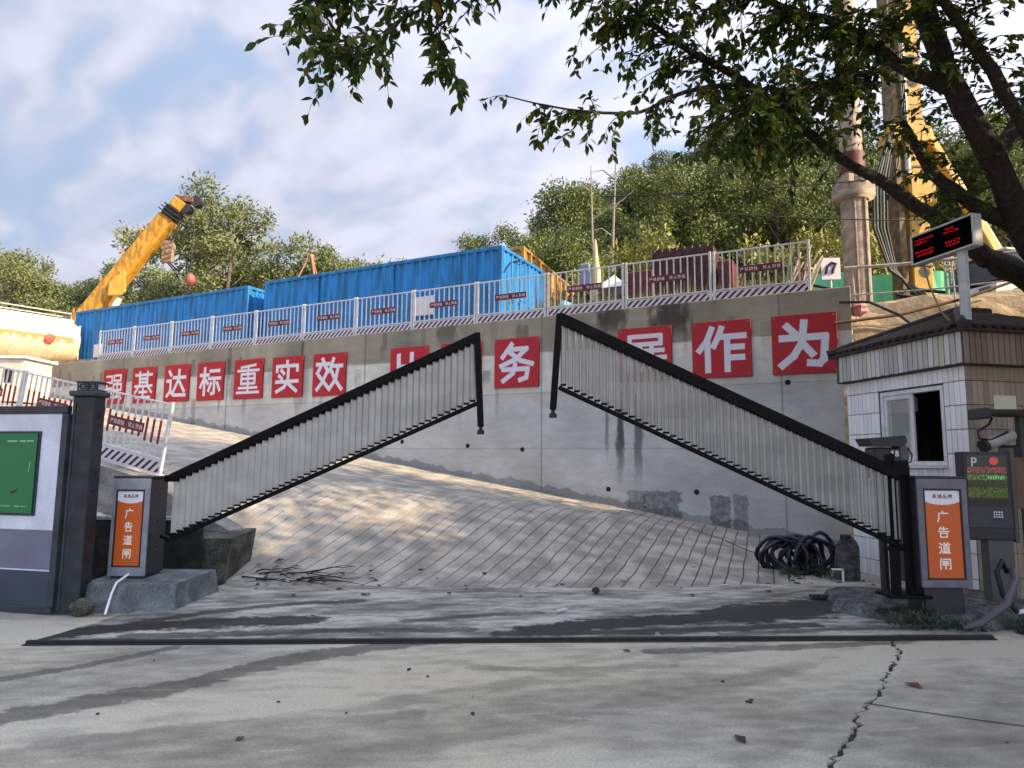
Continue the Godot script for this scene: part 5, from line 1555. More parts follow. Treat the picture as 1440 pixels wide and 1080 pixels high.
# ---------------------------------------------------------------- drilling rig, nets, truck on the right
func build_rig() -> void:
	var tan := worn("casing_tan", lin(0.54, 0.43, 0.32), 0.7, 0.6, 3.0, 1)
	var yel := worn("rig_yellow", lin(0.62, 0.37, 0.05), 0.5, 0.6, 3.0, 0)
	var dk: Material = M.crane_dark
	var t := thing("drilling_casing", "tall pale steel drilling column with a wide collar, left of the yellow mast", "drilling column", Vector3(9.42, 4.9, -18.0))
	part("lower_tube", tb([Vector3(0, 0, 0), Vector3(0, 4.0, 0)], 0.34, 24), tan, t)
	part("collar", tb([Vector3(0, 3.95, 0), Vector3(0, 4.0, 0), Vector3(0, 4.05, 0), Vector3(0, 4.28, 0), Vector3(0, 4.6, 0), Vector3(0, 4.62, 0)], [0.38, 0.52, 0.55, 0.55, 0.42, 0.3], 24), tan, t)
	part("upper_tube", tb([Vector3(0, 4.55, 0), Vector3(-0.05, 12.5, 0)], 0.29, 24), tan, t)
	part("rust_band", tb([Vector3(0, 4.75, 0), Vector3(0, 5.3, 0)], 0.34, 24), M.steel_red, t)
	for k in 3: part("lug", bx(Vector3(0.16, 0.26, 0.1), 0.02, Vector3(-0.3 + k * 0.3, 4.42, 0.52 - 0.06 * absf(k - 1))), tan, t)
	for x in [-0.16, 0.12]: part("guide_rib", bx(Vector3(0.045, 3.9, 0.05), 0.006, Vector3(x, 1.97, 0.355)), tan, t)
	t = thing("drilling_rig", "yellow drilling rig mast with round holes and a leaning brace, behind the tree", "drilling rig", Vector3(11.3, 4.9, -18.6))
	part("mast", bx(Vector3(0.56, 11.5, 0.6), 0.03, Vector3(0.12, 6.1, 0)), yel, t)
	part("mast_flange", bx(Vector3(0.20, 11.3, 0.5), 0.02, Vector3(-0.42, 6.0, 0.1)), worn("rig_ochre", lin(0.40, 0.25, 0.06), 0.55, 0.6, 3.0, 2), t)
	part("white_rod", tb([Vector3(-0.17, 4.8, 0.36), Vector3(-0.17, 9.4, 0.36)], 0.075, 12), M.tank_white, t)
	for y in [8.35, 7.65, 2.05, 1.1, 0.6]:
		part("hole", tb([Vector3(0.14, y, 0.29), Vector3(0.14, y, 0.305)], 0.13, 16), M.slot_dark, t)
		part("hole_rim", tb([Vector3(0.14, y, 0.295), Vector3(0.14, y, 0.302)], 0.17, 16), M.rig_ochre, t)
	part("head_block", bx(Vector3(1.2, 0.55, 0.7), 0.05, Vector3(-0.12, 6.0, 0.2)), yel, t)
	part("drive_head", bx(Vector3(0.74, 0.8, 0.74), 0.05, Vector3(0.08, 4.3, 0.24)), yel, t)
	for k in 15: part("stiffener", bx(Vector3(0.60, 0.05, 0.05), 0.006, Vector3(0.12, 0.8 + k * 0.72, 0.30)), M.rig_ochre, t)
	for k in 10:
		for x in [-0.1, 0.34]: part("bolt", tb([Vector3(x, 1.2 + k * 1.02, 0.29), Vector3(x, 1.2 + k * 1.02, 0.325)], 0.035, 8), dk, t)
	for k in 3: part("lift_rope", tb([Vector3(-0.28 + k * 0.05, 6.3, 0.45), Vector3(-0.26 + k * 0.05, 12.0, 0.40)], 0.018, 6), dk, t)
	var m := MB.new()
	m.bar(Vector3(0.55, 6.6, -0.1), Vector3(1.35, 1.7, 1.7), 0.25, 0.25, Vector3.RIGHT, 0.03)
	part("brace", m, yel, t)
	part("brace_rod", tb([Vector3(0.75, 6.3, 0.0), Vector3(1.62, 1.6, 1.7)], 0.05, 8), M.tank_white, t)
	part("base_block", bx(Vector3(1.7, 0.95, 1.4), 0.05, Vector3(0.9, 0.5, 1.2)), worn("rig_rust", lin(0.26, 0.12, 0.045), 0.7, 0.6, 3.0, 2), t)
	part("crawler", bx(Vector3(2.8, 0.7, 0.6), 0.2, Vector3(1.6, 0.3, -0.3)), dk, t)
	var gh := worn("hose_green", lin(0.07, 0.12, 0.09), 0.5, 1.0, 5.0, 0)
	for k in 5:
		var o := k * 0.09
		part("hose", tb([Vector3(-0.62 - o * 0.4, 5.9, 0.5), Vector3(-0.95 - o, 4.4, 0.6), Vector3(-1.0 - o, 3.2, 0.6), Vector3(-0.85 - o * 0.5, 2.0, 0.65), Vector3(-0.4 + o, 1.25, 0.7), Vector3(0.3, 1.15 + o * 0.4, 0.7)], 0.035, 8), gh if k % 2 else M.black_rubber, t)
	part("hose_coil", tb([Vector3(-0.9, 1.3, 0.7), Vector3(-0.4, 1.15, 0.9), Vector3(0.3, 1.2, 0.9), Vector3(0.5, 1.4, 0.6), Vector3(-0.2, 1.5, 0.5), Vector3(-0.9, 1.4, 0.6)], 0.05, 8), M.black_rubber, t)

	# green dust net
	var net := mat("dust_net_green", lin(0.20, 0.72, 0.42), 0.85)
	net.backlight_enabled = true
	net.backlight = lin(0.1, 0.5, 0.28)
	t = thing("dust_net", "bright green dust net hung on short stakes behind the wall's end", "dust net", Vector3(8.8, 0, -19.4))
	var nm := MB.new()
	var nn := noise(14, 1.4, 3)
	var pt := func(i: int, j: int) -> Vector3:
		var x := i * 0.105
		return Vector3(x, 5.0 + j * 0.43 + 0.02 * nn.get_noise_2d(x * 2.0, 3.0) * j + 0.03 * sin(x * 2.2), 0.01 * i + 0.09 * nn.get_noise_2d(x * 2.2, j * 0.8))
	for i in 40:
		for j in 5: nm.quad(pt.call(i, j + 1), pt.call(i + 1, j + 1), pt.call(i + 1, j), pt.call(i, j), Vector3(1.5, 5, -9))
	part("netting", nm, net, t)
	for k in 5: part("stake", tb([Vector3(k * 1.03, 4.6, 0.1 * k - 0.12), Vector3(k * 1.03, 7.2, 0.1 * k - 0.12)], 0.02, 6), M.stake_pale, t)
	t = thing("grey_sheet_box", "pale grey box at the foot of the yellow drilling mast", "box", Vector3(9.95, 4.75, -15.6), WB)
	part("case", bx(Vector3(0.62, 0.62, 0.5), 0.02, Vector3(0, 0.31, 0)), worn("pale_grey", lin(0.50, 0.49, 0.52), 0.6, 1.0, 4.0, 1), t)
	part("lid", bx(Vector3(0.66, 0.05, 0.54), 0.01, Vector3(0, 0.65, 0)), M.pale_grey, t)
	t = thing("emblem_board", "small white board with a dark curved emblem beside the pale column", "sign board", Vector3(8.02, 4.9, -16.6), Basis(Vector3.UP, -0.1))
	part("post", tb([Vector3(0, 0, -0.03), Vector3(0, 1.75, -0.03)], 0.025, 8), M.fence_white, t)
	part("board", bx(Vector3(0.46, 0.56, 0.02), 0.003, Vector3(0, 1.62, 0)), M.notice_white, t)
	part("emblem", tb([Vector3(-0.13, 1.48, 0.02), Vector3(-0.09, 1.66, 0.02), Vector3(0.02, 1.77, 0.02), Vector3(0.13, 1.74, 0.02), Vector3(0.06, 1.62, 0.02), Vector3(0.03, 1.5, 0.02)], 0.035, 6), M.fret_dark, t)
	# two strands of white tape across the top of the bank
	var tp := worn("tape_white", lin(0.82, 0.76, 0.72), 0.5, 2.0, 9.0, 1)
	t = thing("barrier_tape", "two strands of white barrier tape strung above the sunlit soil bank", "tape", wp(-0.1, 5.0, -0.8), WB)
	for r in [[0.62, 0.46], [0.05, -0.02]]:
		var pts := []
		for k in 13: pts.append(Vector3(k * 0.46, lerpf(r[0], r[1], k / 12.0) - 0.05 * sin(PI * k / 6.0) * (1 if k < 6 else -1) * 0.6, k * 0.02))
		part("strand", tb(pts, 0.032 if r[0] > 0.3 else 0.016, 6), tp, t)
	for k in 4: part("stake", tb([Vector3(0.2 + k * 1.7, -0.9, 0.0), Vector3(0.15 + k * 1.7, 0.64 - k * 0.03, k * 0.05)], 0.014, 6), M.stake_pale, t)
	tag(part("black_cable", tb([wp(0.0, 4.72, 0.1), wp(-0.5, 4.62, 0.35), wp(-0.95, 4.25, 0.75), wp(-1.35, 3.7, 1.25), wp(-1.7, 3.1, 1.8)], 0.026, 8), M.black_rubber, self), "dark cable running down the sunlit soil bank", "cable")
	tag(part("rusty_pipe", tb([wp(0.1, 4.28, 0.3), wp(-1.0, 4.42, -0.1), wp(-2.1, 4.75, -0.7), wp(-3.0, 5.1, -1.1)], 0.03, 8), M.rig_rust, self), "thin rusty pipe lying along the top of the soil bank", "pipe")
	var bag := MB.new()
	bag.lump(wp(-0.3, 4.62, -0.2), Vector3(0.40, 0.30, 0.4), 21, 0.25, 9)
	tag(part("pink_sack", bag, mat("sack_pink", lin(0.55, 0.25, 0.24), 0.85), self), "faded pink sack slumped at the wall's right end", "sack")
	# white pickup seen past the booth roof
	var wh := worn("truck_white", lin(0.64, 0.62, 0.60), 0.35, 0.8, 4.0, 0)
	t = thing("white_truck", "white truck with a dark windscreen parked behind the booth roof", "truck", Vector3(11.3, 4.88, -15.3), Basis(Vector3.UP, 0.25))
	m = MB.new()
	m.prism([Vector2(-1.05, 0.35), Vector2(-1.0, 0.70), Vector2(-0.2, 0.80), Vector2(0.75, 1.28), Vector2(2.2, 1.34), Vector2(2.2, 0.3)], 1.5, pos(0, 0, 0.75))
	part("body", m, wh, t)
	m = MB.new()
	m.prism([Vector2(-0.75, 0.84), Vector2(-0.55, 1.42), Vector2(0.6, 1.50), Vector2(0.66, 1.26), Vector2(-0.15, 0.83)], 1.3, pos(0, 0, 0.66))
	part("windscreen", m, mat("dark_glass", lin(0.012, 0.016, 0.014), 0.12), t)
	part("cab_roof", bx(Vector3(1.2, 0.06, 1.4), 0.02, Vector3(0.0, 1.52, 0)), wh, t)
	part("bumper", bx(Vector3(0.12, 0.2, 1.5), 0.03, Vector3(-1.08, 0.36, 0)), M.pale_grey, t)
	for z in [-0.5, 0.5]: part("headlight", bx(Vector3(0.05, 0.13, 0.26), 0.02, Vector3(-1.05, 0.58, z)), M.lens_glass, t)
	for x in [-0.4, 1.6]: part("wheel", tb([Vector3(x, 0.3, 0.55), Vector3(x, 0.3, 0.78)], 0.32, 18), M.black_rubber, t)
	part("wiper", tb([Vector3(-0.7, 0.95, 0.68), Vector3(-0.1, 1.1, 0.69)], 0.012, 6), M.black_rubber, t)
	t = thing("ladder_rack", "pale metal ladder rack standing beside the white truck", "rack", Vector3(10.25, 4.9, -15.6))
	for x in [0.0, 0.1, 0.2, 0.3]: part("upright", bx(Vector3(0.035, 1.6, 0.03), 0.004, Vector3(x, 0.85, 0)), M.pale_grey, t)
	for k in 5: part("rung", bx(Vector3(0.3, 0.025, 0.025), 0.003, Vector3(0.15, 0.3 + k * 0.28, 0.03)), M.pale_grey, t)
	part("foot", bx(Vector3(0.5, 0.06, 0.3), 0.01, Vector3(0.15, 0.03, 0)), M.pale_grey, t)

# ---------------------------------------------------------------- foliage
func leaf_mat(key: String, col: Color, through: Color, rough := 0.5) -> StandardMaterial3D:
	var m := mat(key, col, rough)
	m.vertex_color_use_as_albedo = true
	m.cull_mode = BaseMaterial3D.CULL_DISABLED
	m.backlight_enabled = true
	m.backlight = through
	return m

func clump(sd: int, n: int, r: float, l: float, w: float, droop := 0.3) -> ArrayMesh:
	var g := RandomNumberGenerator.new()
	g.seed = sd
	var m := MB.new()
	for i in n:
		var d := Vector3(g.randfn(), g.randfn(), g.randfn()).normalized()
		var p := d * r * pow(g.randf(), 0.5)
		var a := (d + Vector3(g.randfn(), g.randfn() - droop * 2.0, g.randfn()) * 0.7).normalized()
		var s := a.cross(Vector3(g.randfn(), g.randfn(), g.randfn())).normalized()
		var up := s.cross(a)
		var ll := l * g.randf_range(0.7, 1.25)
		var q := p + a * ll
		var mid := p + a * ll * 0.45
		m.tri(p, mid + s * w + up * w * 0.3, q)
		m.tri(p, q, mid - s * w + up * w * 0.3)
	return m.mesh()

func scatter(blobs: Array, n: int, mesh: Mesh, sd: int, tint: Callable, smin := 0.7, smax := 1.3, shell := 0.45) -> MultiMesh:
	var g := RandomNumberGenerator.new()
	g.seed = sd
	var mm := MultiMesh.new()
	mm.transform_format = MultiMesh.TRANSFORM_3D
	mm.use_colors = true
	mm.mesh = mesh
	mm.instance_count = n
	var vol := 0.0
	for b in blobs: vol += b[1].x * b[1].y + b[1].y * b[1].z + b[1].x * b[1].z
	for i in n:
		var pick := g.randf() * vol
		var b: Array = blobs[-1]
		for q in blobs:
			pick -= q[1].x * q[1].y + q[1].y * q[1].z + q[1].x * q[1].z
			if pick <= 0.0:
				b = q
				break
		var d := Vector3(g.randfn(), g.randfn(), g.randfn()).normalized()
		var rr := lerpf(shell, 1.0, pow(g.randf(), 0.6)) * (1.0 + 0.22 * sin(d.x * 5.0 + b[0].x * 3.0) * sin(d.y * 4.0 + d.z * 5.0))
		var p: Vector3 = b[0] + d * b[1] * rr
		var s := g.randf_range(smin, smax)
		mm.set_instance_transform(i, Transform3D(Basis.from_euler(Vector3(g.randf() * TAU, g.randf() * TAU, g.randf() * TAU)) * s, p))
		mm.set_instance_color(i, tint.call(g, p))
	return mm

func tree_proto(called: String, H: float, spread: float, bare: float, nblob: int, n: int, cl: Mesh, lm: Material, bark: Material, sd: int, tint: Callable, trunk_r := 0.14, blob_r := 1.2) -> Node3D:
	var g := RandomNumberGenerator.new()
	g.seed = sd
	var o := Node3D.new()
	o.name = called
	var m := MB.new()
	var lean := Vector3(g.randf_range(-0.6, 0.6), 0, g.randf_range(-0.6, 0.6))
	var spine := []
	var rad := []
	for k in 7:
		var f := k / 6.0
		spine.append(Vector3(lean.x * f + 0.2 * sin(f * 5.0 + sd), H * 0.86 * f - 0.3, lean.z * f + 0.2 * cos(f * 4.0 + sd)))
		rad.append(lerpf(trunk_r, trunk_r * 0.22, f))
	m.tube(spine, rad, 8, true, 0.25, sd)
	var blobs := []
	for k in nblob:
		var f := lerpf(bare, 1.0, (k + 0.5) / nblob)
		var base: Vector3 = spine[0].lerp(spine[-1], f * 0.93)
		var an := k * 2.4 + g.randf_range(-0.5, 0.5)
		var reach := spread * (1.15 - 0.8 * absf(f - 0.55)) * g.randf_range(0.45, 1.0) * (0.25 if k == nblob - 1 else 1.0)
		var tip := base + Vector3(cos(an) * reach, reach * 0.45 + 0.25, sin(an) * reach)
		m.tube([base - Vector3(0, 0.3, 0), base.lerp(tip, 0.5) + Vector3(0, 0.12, 0), tip], [trunk_r * 0.38, trunk_r * 0.24, trunk_r * 0.08], 6, false)
		blobs.append([tip, Vector3(1.0, 0.62, 1.0) * blob_r * g.randf_range(0.65, 1.2)])
	part("trunk", m, bark, o)
	var c := MultiMeshInstance3D.new()
	c.name = "crown"
	c.multimesh = scatter(blobs, n, cl, sd + 5, tint)
	c.set_meta("kind", "stuff")
	c.material_override = lm
	o.add_child(c)
	return o

func plant(proto: Node3D, called: String, at: Vector3, sc: float, turn: float, label: String, cat: String, group := "", sy := 1.0) -> Node3D:
	var o: Node3D = proto.duplicate()
	o.name = numbered(called)
	add_child(o)
	o.transform = Transform3D(Basis(Vector3.UP, turn).scaled(Vector3(sc, sc * sy, sc)), at)
	tag(o, label, cat, group)
	return o

func build_forest() -> void:
	var bark := worn("bark_grey", lin(0.16, 0.13, 0.10), 0.9, 1.5, 6.0, 2)
	var pale := worn("bark_pale", lin(0.34, 0.30, 0.25), 0.85, 1.5, 6.0, 2)
	var lm := leaf_mat("forest_leaf", Color.WHITE, Color(0.55, 0.55, 0.55), 0.55)
	var cl := clump(3, 18, 0.40, 0.20, 0.045)
	var fine := clump(4, 18, 0.38, 0.20, 0.040, 0.5)
	var small := clump(6, 14, 0.2, 0.15, 0.035)
	var deep := func(g: RandomNumberGenerator, p: Vector3) -> Color:
		return Color(0.078, 0.112, 0.034) * g.randf_range(0.65, 1.35) + Color(0.025, 0.018, 0.002) * g.randf()
	var mid := func(g: RandomNumberGenerator, p: Vector3) -> Color:
		return Color(0.125, 0.17, 0.045) * g.randf_range(0.7, 1.35) + Color(0.035, 0.02, 0.0) * g.randf()
	var light := func(g: RandomNumberGenerator, p: Vector3) -> Color:
		return Color(0.15, 0.19, 0.07) * g.randf_range(0.7, 1.3) + Color(0.03, 0.02, 0.01) * g.randf()
	var bright := func(g: RandomNumberGenerator, p: Vector3) -> Color:
		return Color(0.22, 0.24, 0.045) * g.randf_range(0.7, 1.3) + Color(0.06, 0.02, 0.0) * g.randf()
	var dry := func(g: RandomNumberGenerator, p: Vector3) -> Color:
		return Color(0.20, 0.15, 0.05) * g.randf_range(0.7, 1.3)
	var wood := [tree_proto("a", 8.5, 2.3, 0.28, 12, 900, cl, lm, bark, 101, deep, 0.17, 1.35), tree_proto("b", 9.5, 2.0, 0.32, 11, 800, cl, lm, bark, 102, deep, 0.16, 1.3),
		tree_proto("c", 7.5, 2.4, 0.25, 12, 850, cl, lm, bark, 103, mid, 0.15, 1.3), tree_proto("d", 10.5, 1.7, 0.42, 10, 620, cl, lm, pale, 104, mid, 0.14, 1.15), tree_proto("h", 7.0, 2.3, 0.25, 13, 620, fine, lm, pale, 105, light, 0.13, 1.05), tree_proto("i", 10.0, 2.2, 0.40, 14, 620, fine, lm, pale, 106, mid, 0.13, 0.85)]
	var airy := [tree_proto("e", 10.0, 2.5, 0.36, 17, 620, fine, lm, pale, 111, light, 0.15, 0.8), tree_proto("f", 8.0, 2.7, 0.26, 16, 640, fine, lm, bark, 112, light, 0.14, 0.82), tree_proto("g", 7.0, 2.5, 0.22, 15, 640, fine, lm, bark, 113, light, 0.14, 0.9)]
	var bush := []
	for k in 4:
		var o := Node3D.new()
		o.name = "bush"
		var m := MB.new()
		var blobs := []
		for i in 7:
			var an := i * 2.4 + k
			var tip := Vector3(cos(an) * (0.25 + 0.1 * i), 0.75 + 0.16 * i + 0.2 * sin(an * 3.0), sin(an) * (0.25 + 0.1 * i))
			m.tube([Vector3(0, -0.2, 0), tip * 0.5 + Vector3(0, 0.1, 0), tip], [0.035, 0.025, 0.01], 5, false)
			blobs.append([tip, Vector3(0.42, 0.46, 0.42)])
		part("stems", m, bark, o)
		var c := MultiMeshInstance3D.new()
		c.name = "crown"
		c.multimesh = scatter(blobs, 260, small, 300 + k, [bright, bright, mid, dry][k], 0.7, 1.3, 0.2)
		c.material_override = lm
		c.set_meta("kind", "stuff")
		o.add_child(c)
		bush.append(o)

	# single trees that stand out on the left
	var tl := func(x: float, d: float, proto: Node3D, top: float, turn: float, label: String, base_h: float) -> void:
		var y := hill_y(x, -d)
		plant(proto, "airy_tree", Vector3(x, y, -d), (top - y) / base_h, turn, label, "tree")
	tl.call(-17.2, 40.0, airy[0], 18.6, 0.4, "tall airy tree with a bare lower trunk, right of the crane boom", 9.3)
	tl.call(-20.6, 42.5, airy[1], 17.4, 2.0, "airy tree standing behind the crane boom and its hook block", 7.5)
	tl.call(-30.5, 40.0, airy[1], 14.0, 4.0, "pale tree at the far left above the tank trailer", 7.5)
	tl.call(-27.6, 41.0, airy[2], 12.9, 1.0, "rounded tree above the tank trailer's right half", 6.6)
	tl.call(-24.9, 41.0, airy[0], 13.6, 3.0, "thin tree between the tank trailer and the crane boom", 9.3)
	tl.call(-13.4, 41.0, airy[2], 14.7, 5.0, "round crowned tree just above the left container's right end", 6.6)
	tl.call(-10.6, 41.5, airy[1], 14.5, 0.3, "bushy sunlit tree behind the roof tripod", 7.5)
	tl.call(-8.3, 43.0, airy[2], 14.4, 2.6, "low round tree right of the roof tripod", 6.6)
	tl.call(-2.2, 46.0, airy[1], 15.0, 1.9, "pale tree above the blue container's roof middle", 7.5)
	for k in 34:
		var x := -52.0 + k * 1.8 + rng.randf_range(-0.5, 0.5)
		var d := rng.randf_range(46.0, 62.0)
		plant(airy[k % 3], "backdrop_tree", Vector3(x, hill_y(x, -d), -d), rng.randf_range(0.85, 1.35), rng.randf() * TAU, "lower tree in the thin wood far behind the blue containers", "tree", "trees far behind the containers")
	# the wood on the hillside
	var n := 0
	for row in 7:
		var d := 34.0 + row * 4.6
		var x := -7.5 + row * 0.5
		while x < 0.86 * d:
			var px := x + rng.randf_range(-0.8, 0.8)
			var pd := d + rng.randf_range(-1.6, 1.6)
			x += rng.randf_range(2.1, 3.0)
			var y := hill_y(px, -pd)
			var sc := rng.randf_range(0.75, 1.12) * clampf(remap(px / pd, -0.15, 0.24, 0.62, 1.0), 0.62, 1.0)
			var kind: int = [2, 2, 4, 3, 5][rng.randi() % 5] if px < 7.0 else [0, 1, 3, 2, 5, 1][rng.randi() % 6]
			plant(wood[kind], "hillside_tree", Vector3(px, y - 0.2, -pd), sc * (1.0 if rng.randf() < 0.75 else 1.25), rng.randf() * TAU, "leafy tree within the dense dark wood on the hillside", "tree", "trees of the hillside wood")
			n += 1
	# shrubs in the sun along the foot of the wood
	for k in 64:
		var x := rng.randf_range(2.0, 19.0)
		var d := rng.randf_range(23.5, 31.5)
		if k < 10: d = rng.randf_range(22.0, 24.5)
		plant(bush[[0, 1, 0, 1, 2, 3][k % 6]], "hillside_shrub", Vector3(x, hill_y(x, -d) - 0.1, -d), rng.randf_range(0.75, 1.55), rng.randf() * TAU, "sunlit yellow green shrub at the foot of the hillside wood", "shrub", "shrubs at the foot of the wood", rng.randf_range(0.9, 1.5))
	for k in 8:
		var x := 2.7 + k * 0.6
		plant(bush[[3, 0, 3, 1][k % 4]], "hillside_shrub", Vector3(x, hill_y(x, -24.5) - 0.2, -24.5 + rng.randf_range(-1, 1)), rng.randf_range(0.8, 1.25), k * 1.3, "brownish shrub behind the green tarpaulin and yellow bin", "shrub", "brown shrubs behind the terrace")
	# bare and dead trees
	var dead := worn("dead_wood", lin(0.42, 0.38, 0.33), 0.85, 1.5, 6.0, 1)
	var dt := [[5.7, 30.0, "pale dead forked tree leaning before the dark wood", 4.6, 0.22], [4.55, 31.0, "tall thin bare trunk rising above the wood's edge", 9.6, 0.05], [4.0, 32.5, "thin bare pole of a dead tree, left of the tall bare trunk", 9.2, -0.02]]
	for q in dt:
		var y := hill_y(q[0], -q[1])
		var t := thing("dead_tree", q[2], "dead tree", Vector3(q[0], y, -q[1]))
		var h: float = q[3]
		part("trunk", tb([Vector3(0, -0.3, 0), Vector3(0.1, h * 0.3, 0), Vector3(q[4] * h * 0.4, h * 0.6, 0), Vector3(q[4] * h * 0.75, h, 0.1)], [0.11, 0.09, 0.065, 0.02], 7), dead, t)
		for k in 4:
			var f := 0.4 + k * 0.15
			var s := -1.0 if k % 2 else 1.0
			var at := Vector3(q[4] * h * 0.5 * f, h * f, 0)
			part("branch", tb([at, at + Vector3(s * 0.5, 0.35, 0.1), at + Vector3(s * (0.9 + 0.3 * k * (1.0 if q[4] > 0.1 else 0.2)), 0.5 + 0.3 * s, 0.2)], [0.045, 0.03, 0.012], 6), dead, t)
	# rough grass on the terrace and hill foot
	var tuft := MB.new()
	var g := RandomNumberGenerator.new()
	g.seed = 8
	for k in 9:
		var an := g.randf() * TAU
		var s := Vector3(cos(an), 0, sin(an))
		var w := Vector3(-s.z, 0, s.x) * 0.012
		var h := g.randf_range(0.22, 0.5)
		tuft.tri(s * 0.04 - w, s * 0.04 + w, s * 0.2 * g.randf_range(0.4, 1.4) + Vector3(0, h, 0))
	var gm := MultiMesh.new()
	gm.transform_format = MultiMesh.TRANSFORM_3D
	gm.use_colors = true
	gm.mesh = tuft.mesh()
	gm.instance_count = 9000
	for i in 9000:
		var x := g.randf_range(-6.0, 22.0)
		var d := g.randf_range(21.0, 36.0)
		if i % 5 == 0:
			var p := wp(g.randf_range(0.6, 7.0), 0, g.randf_range(-6.0, -0.5))
			x = p.x
			d = -p.z
		var q := uv_of(x, -d)
		gm.set_instance_transform(i, Transform3D(Basis(Vector3.UP, g.randf() * TAU) * g.randf_range(0.6, 1.7), Vector3(x, land_y(q.x, q.y) - 0.03, -d)))
		gm.set_instance_color(i, Color(0.14, 0.14, 0.045) * g.randf_range(0.6, 1.4) + Color(0.08, 0.03, 0.0) * g.randf())
	var gi := MultiMeshInstance3D.new()
	gi.name = "hillside_grass"
	gi.multimesh = gm
	gi.material_override = lm
	add_child(gi)
	tag(gi, "rough sunlit grass covering the terrace and hill foot", "grass", "", "stuff")
	# roadside trees beyond the right edge of the picture, whose crowns shade the entrance
	for q in [[14.8, -5.2, 1.15, 0.3], [13.6, -1.6, 1.6, 2.0], [13.9, 1.9, 1.65, 1.2], [14.4, 5.6, 1.4, 4.0], [20.5, -2.5, 1.7, 5.0], [17.2, 0.4, 1.3, 3.1]]:
		plant(wood[0], "roadside_tree", Vector3(q[0], -0.05, q[1]), q[2], q[3], "dense roadside tree beyond the right edge, shading the entrance", "tree", "roadside shade trees")
	for o in wood + airy + bush: o.free()

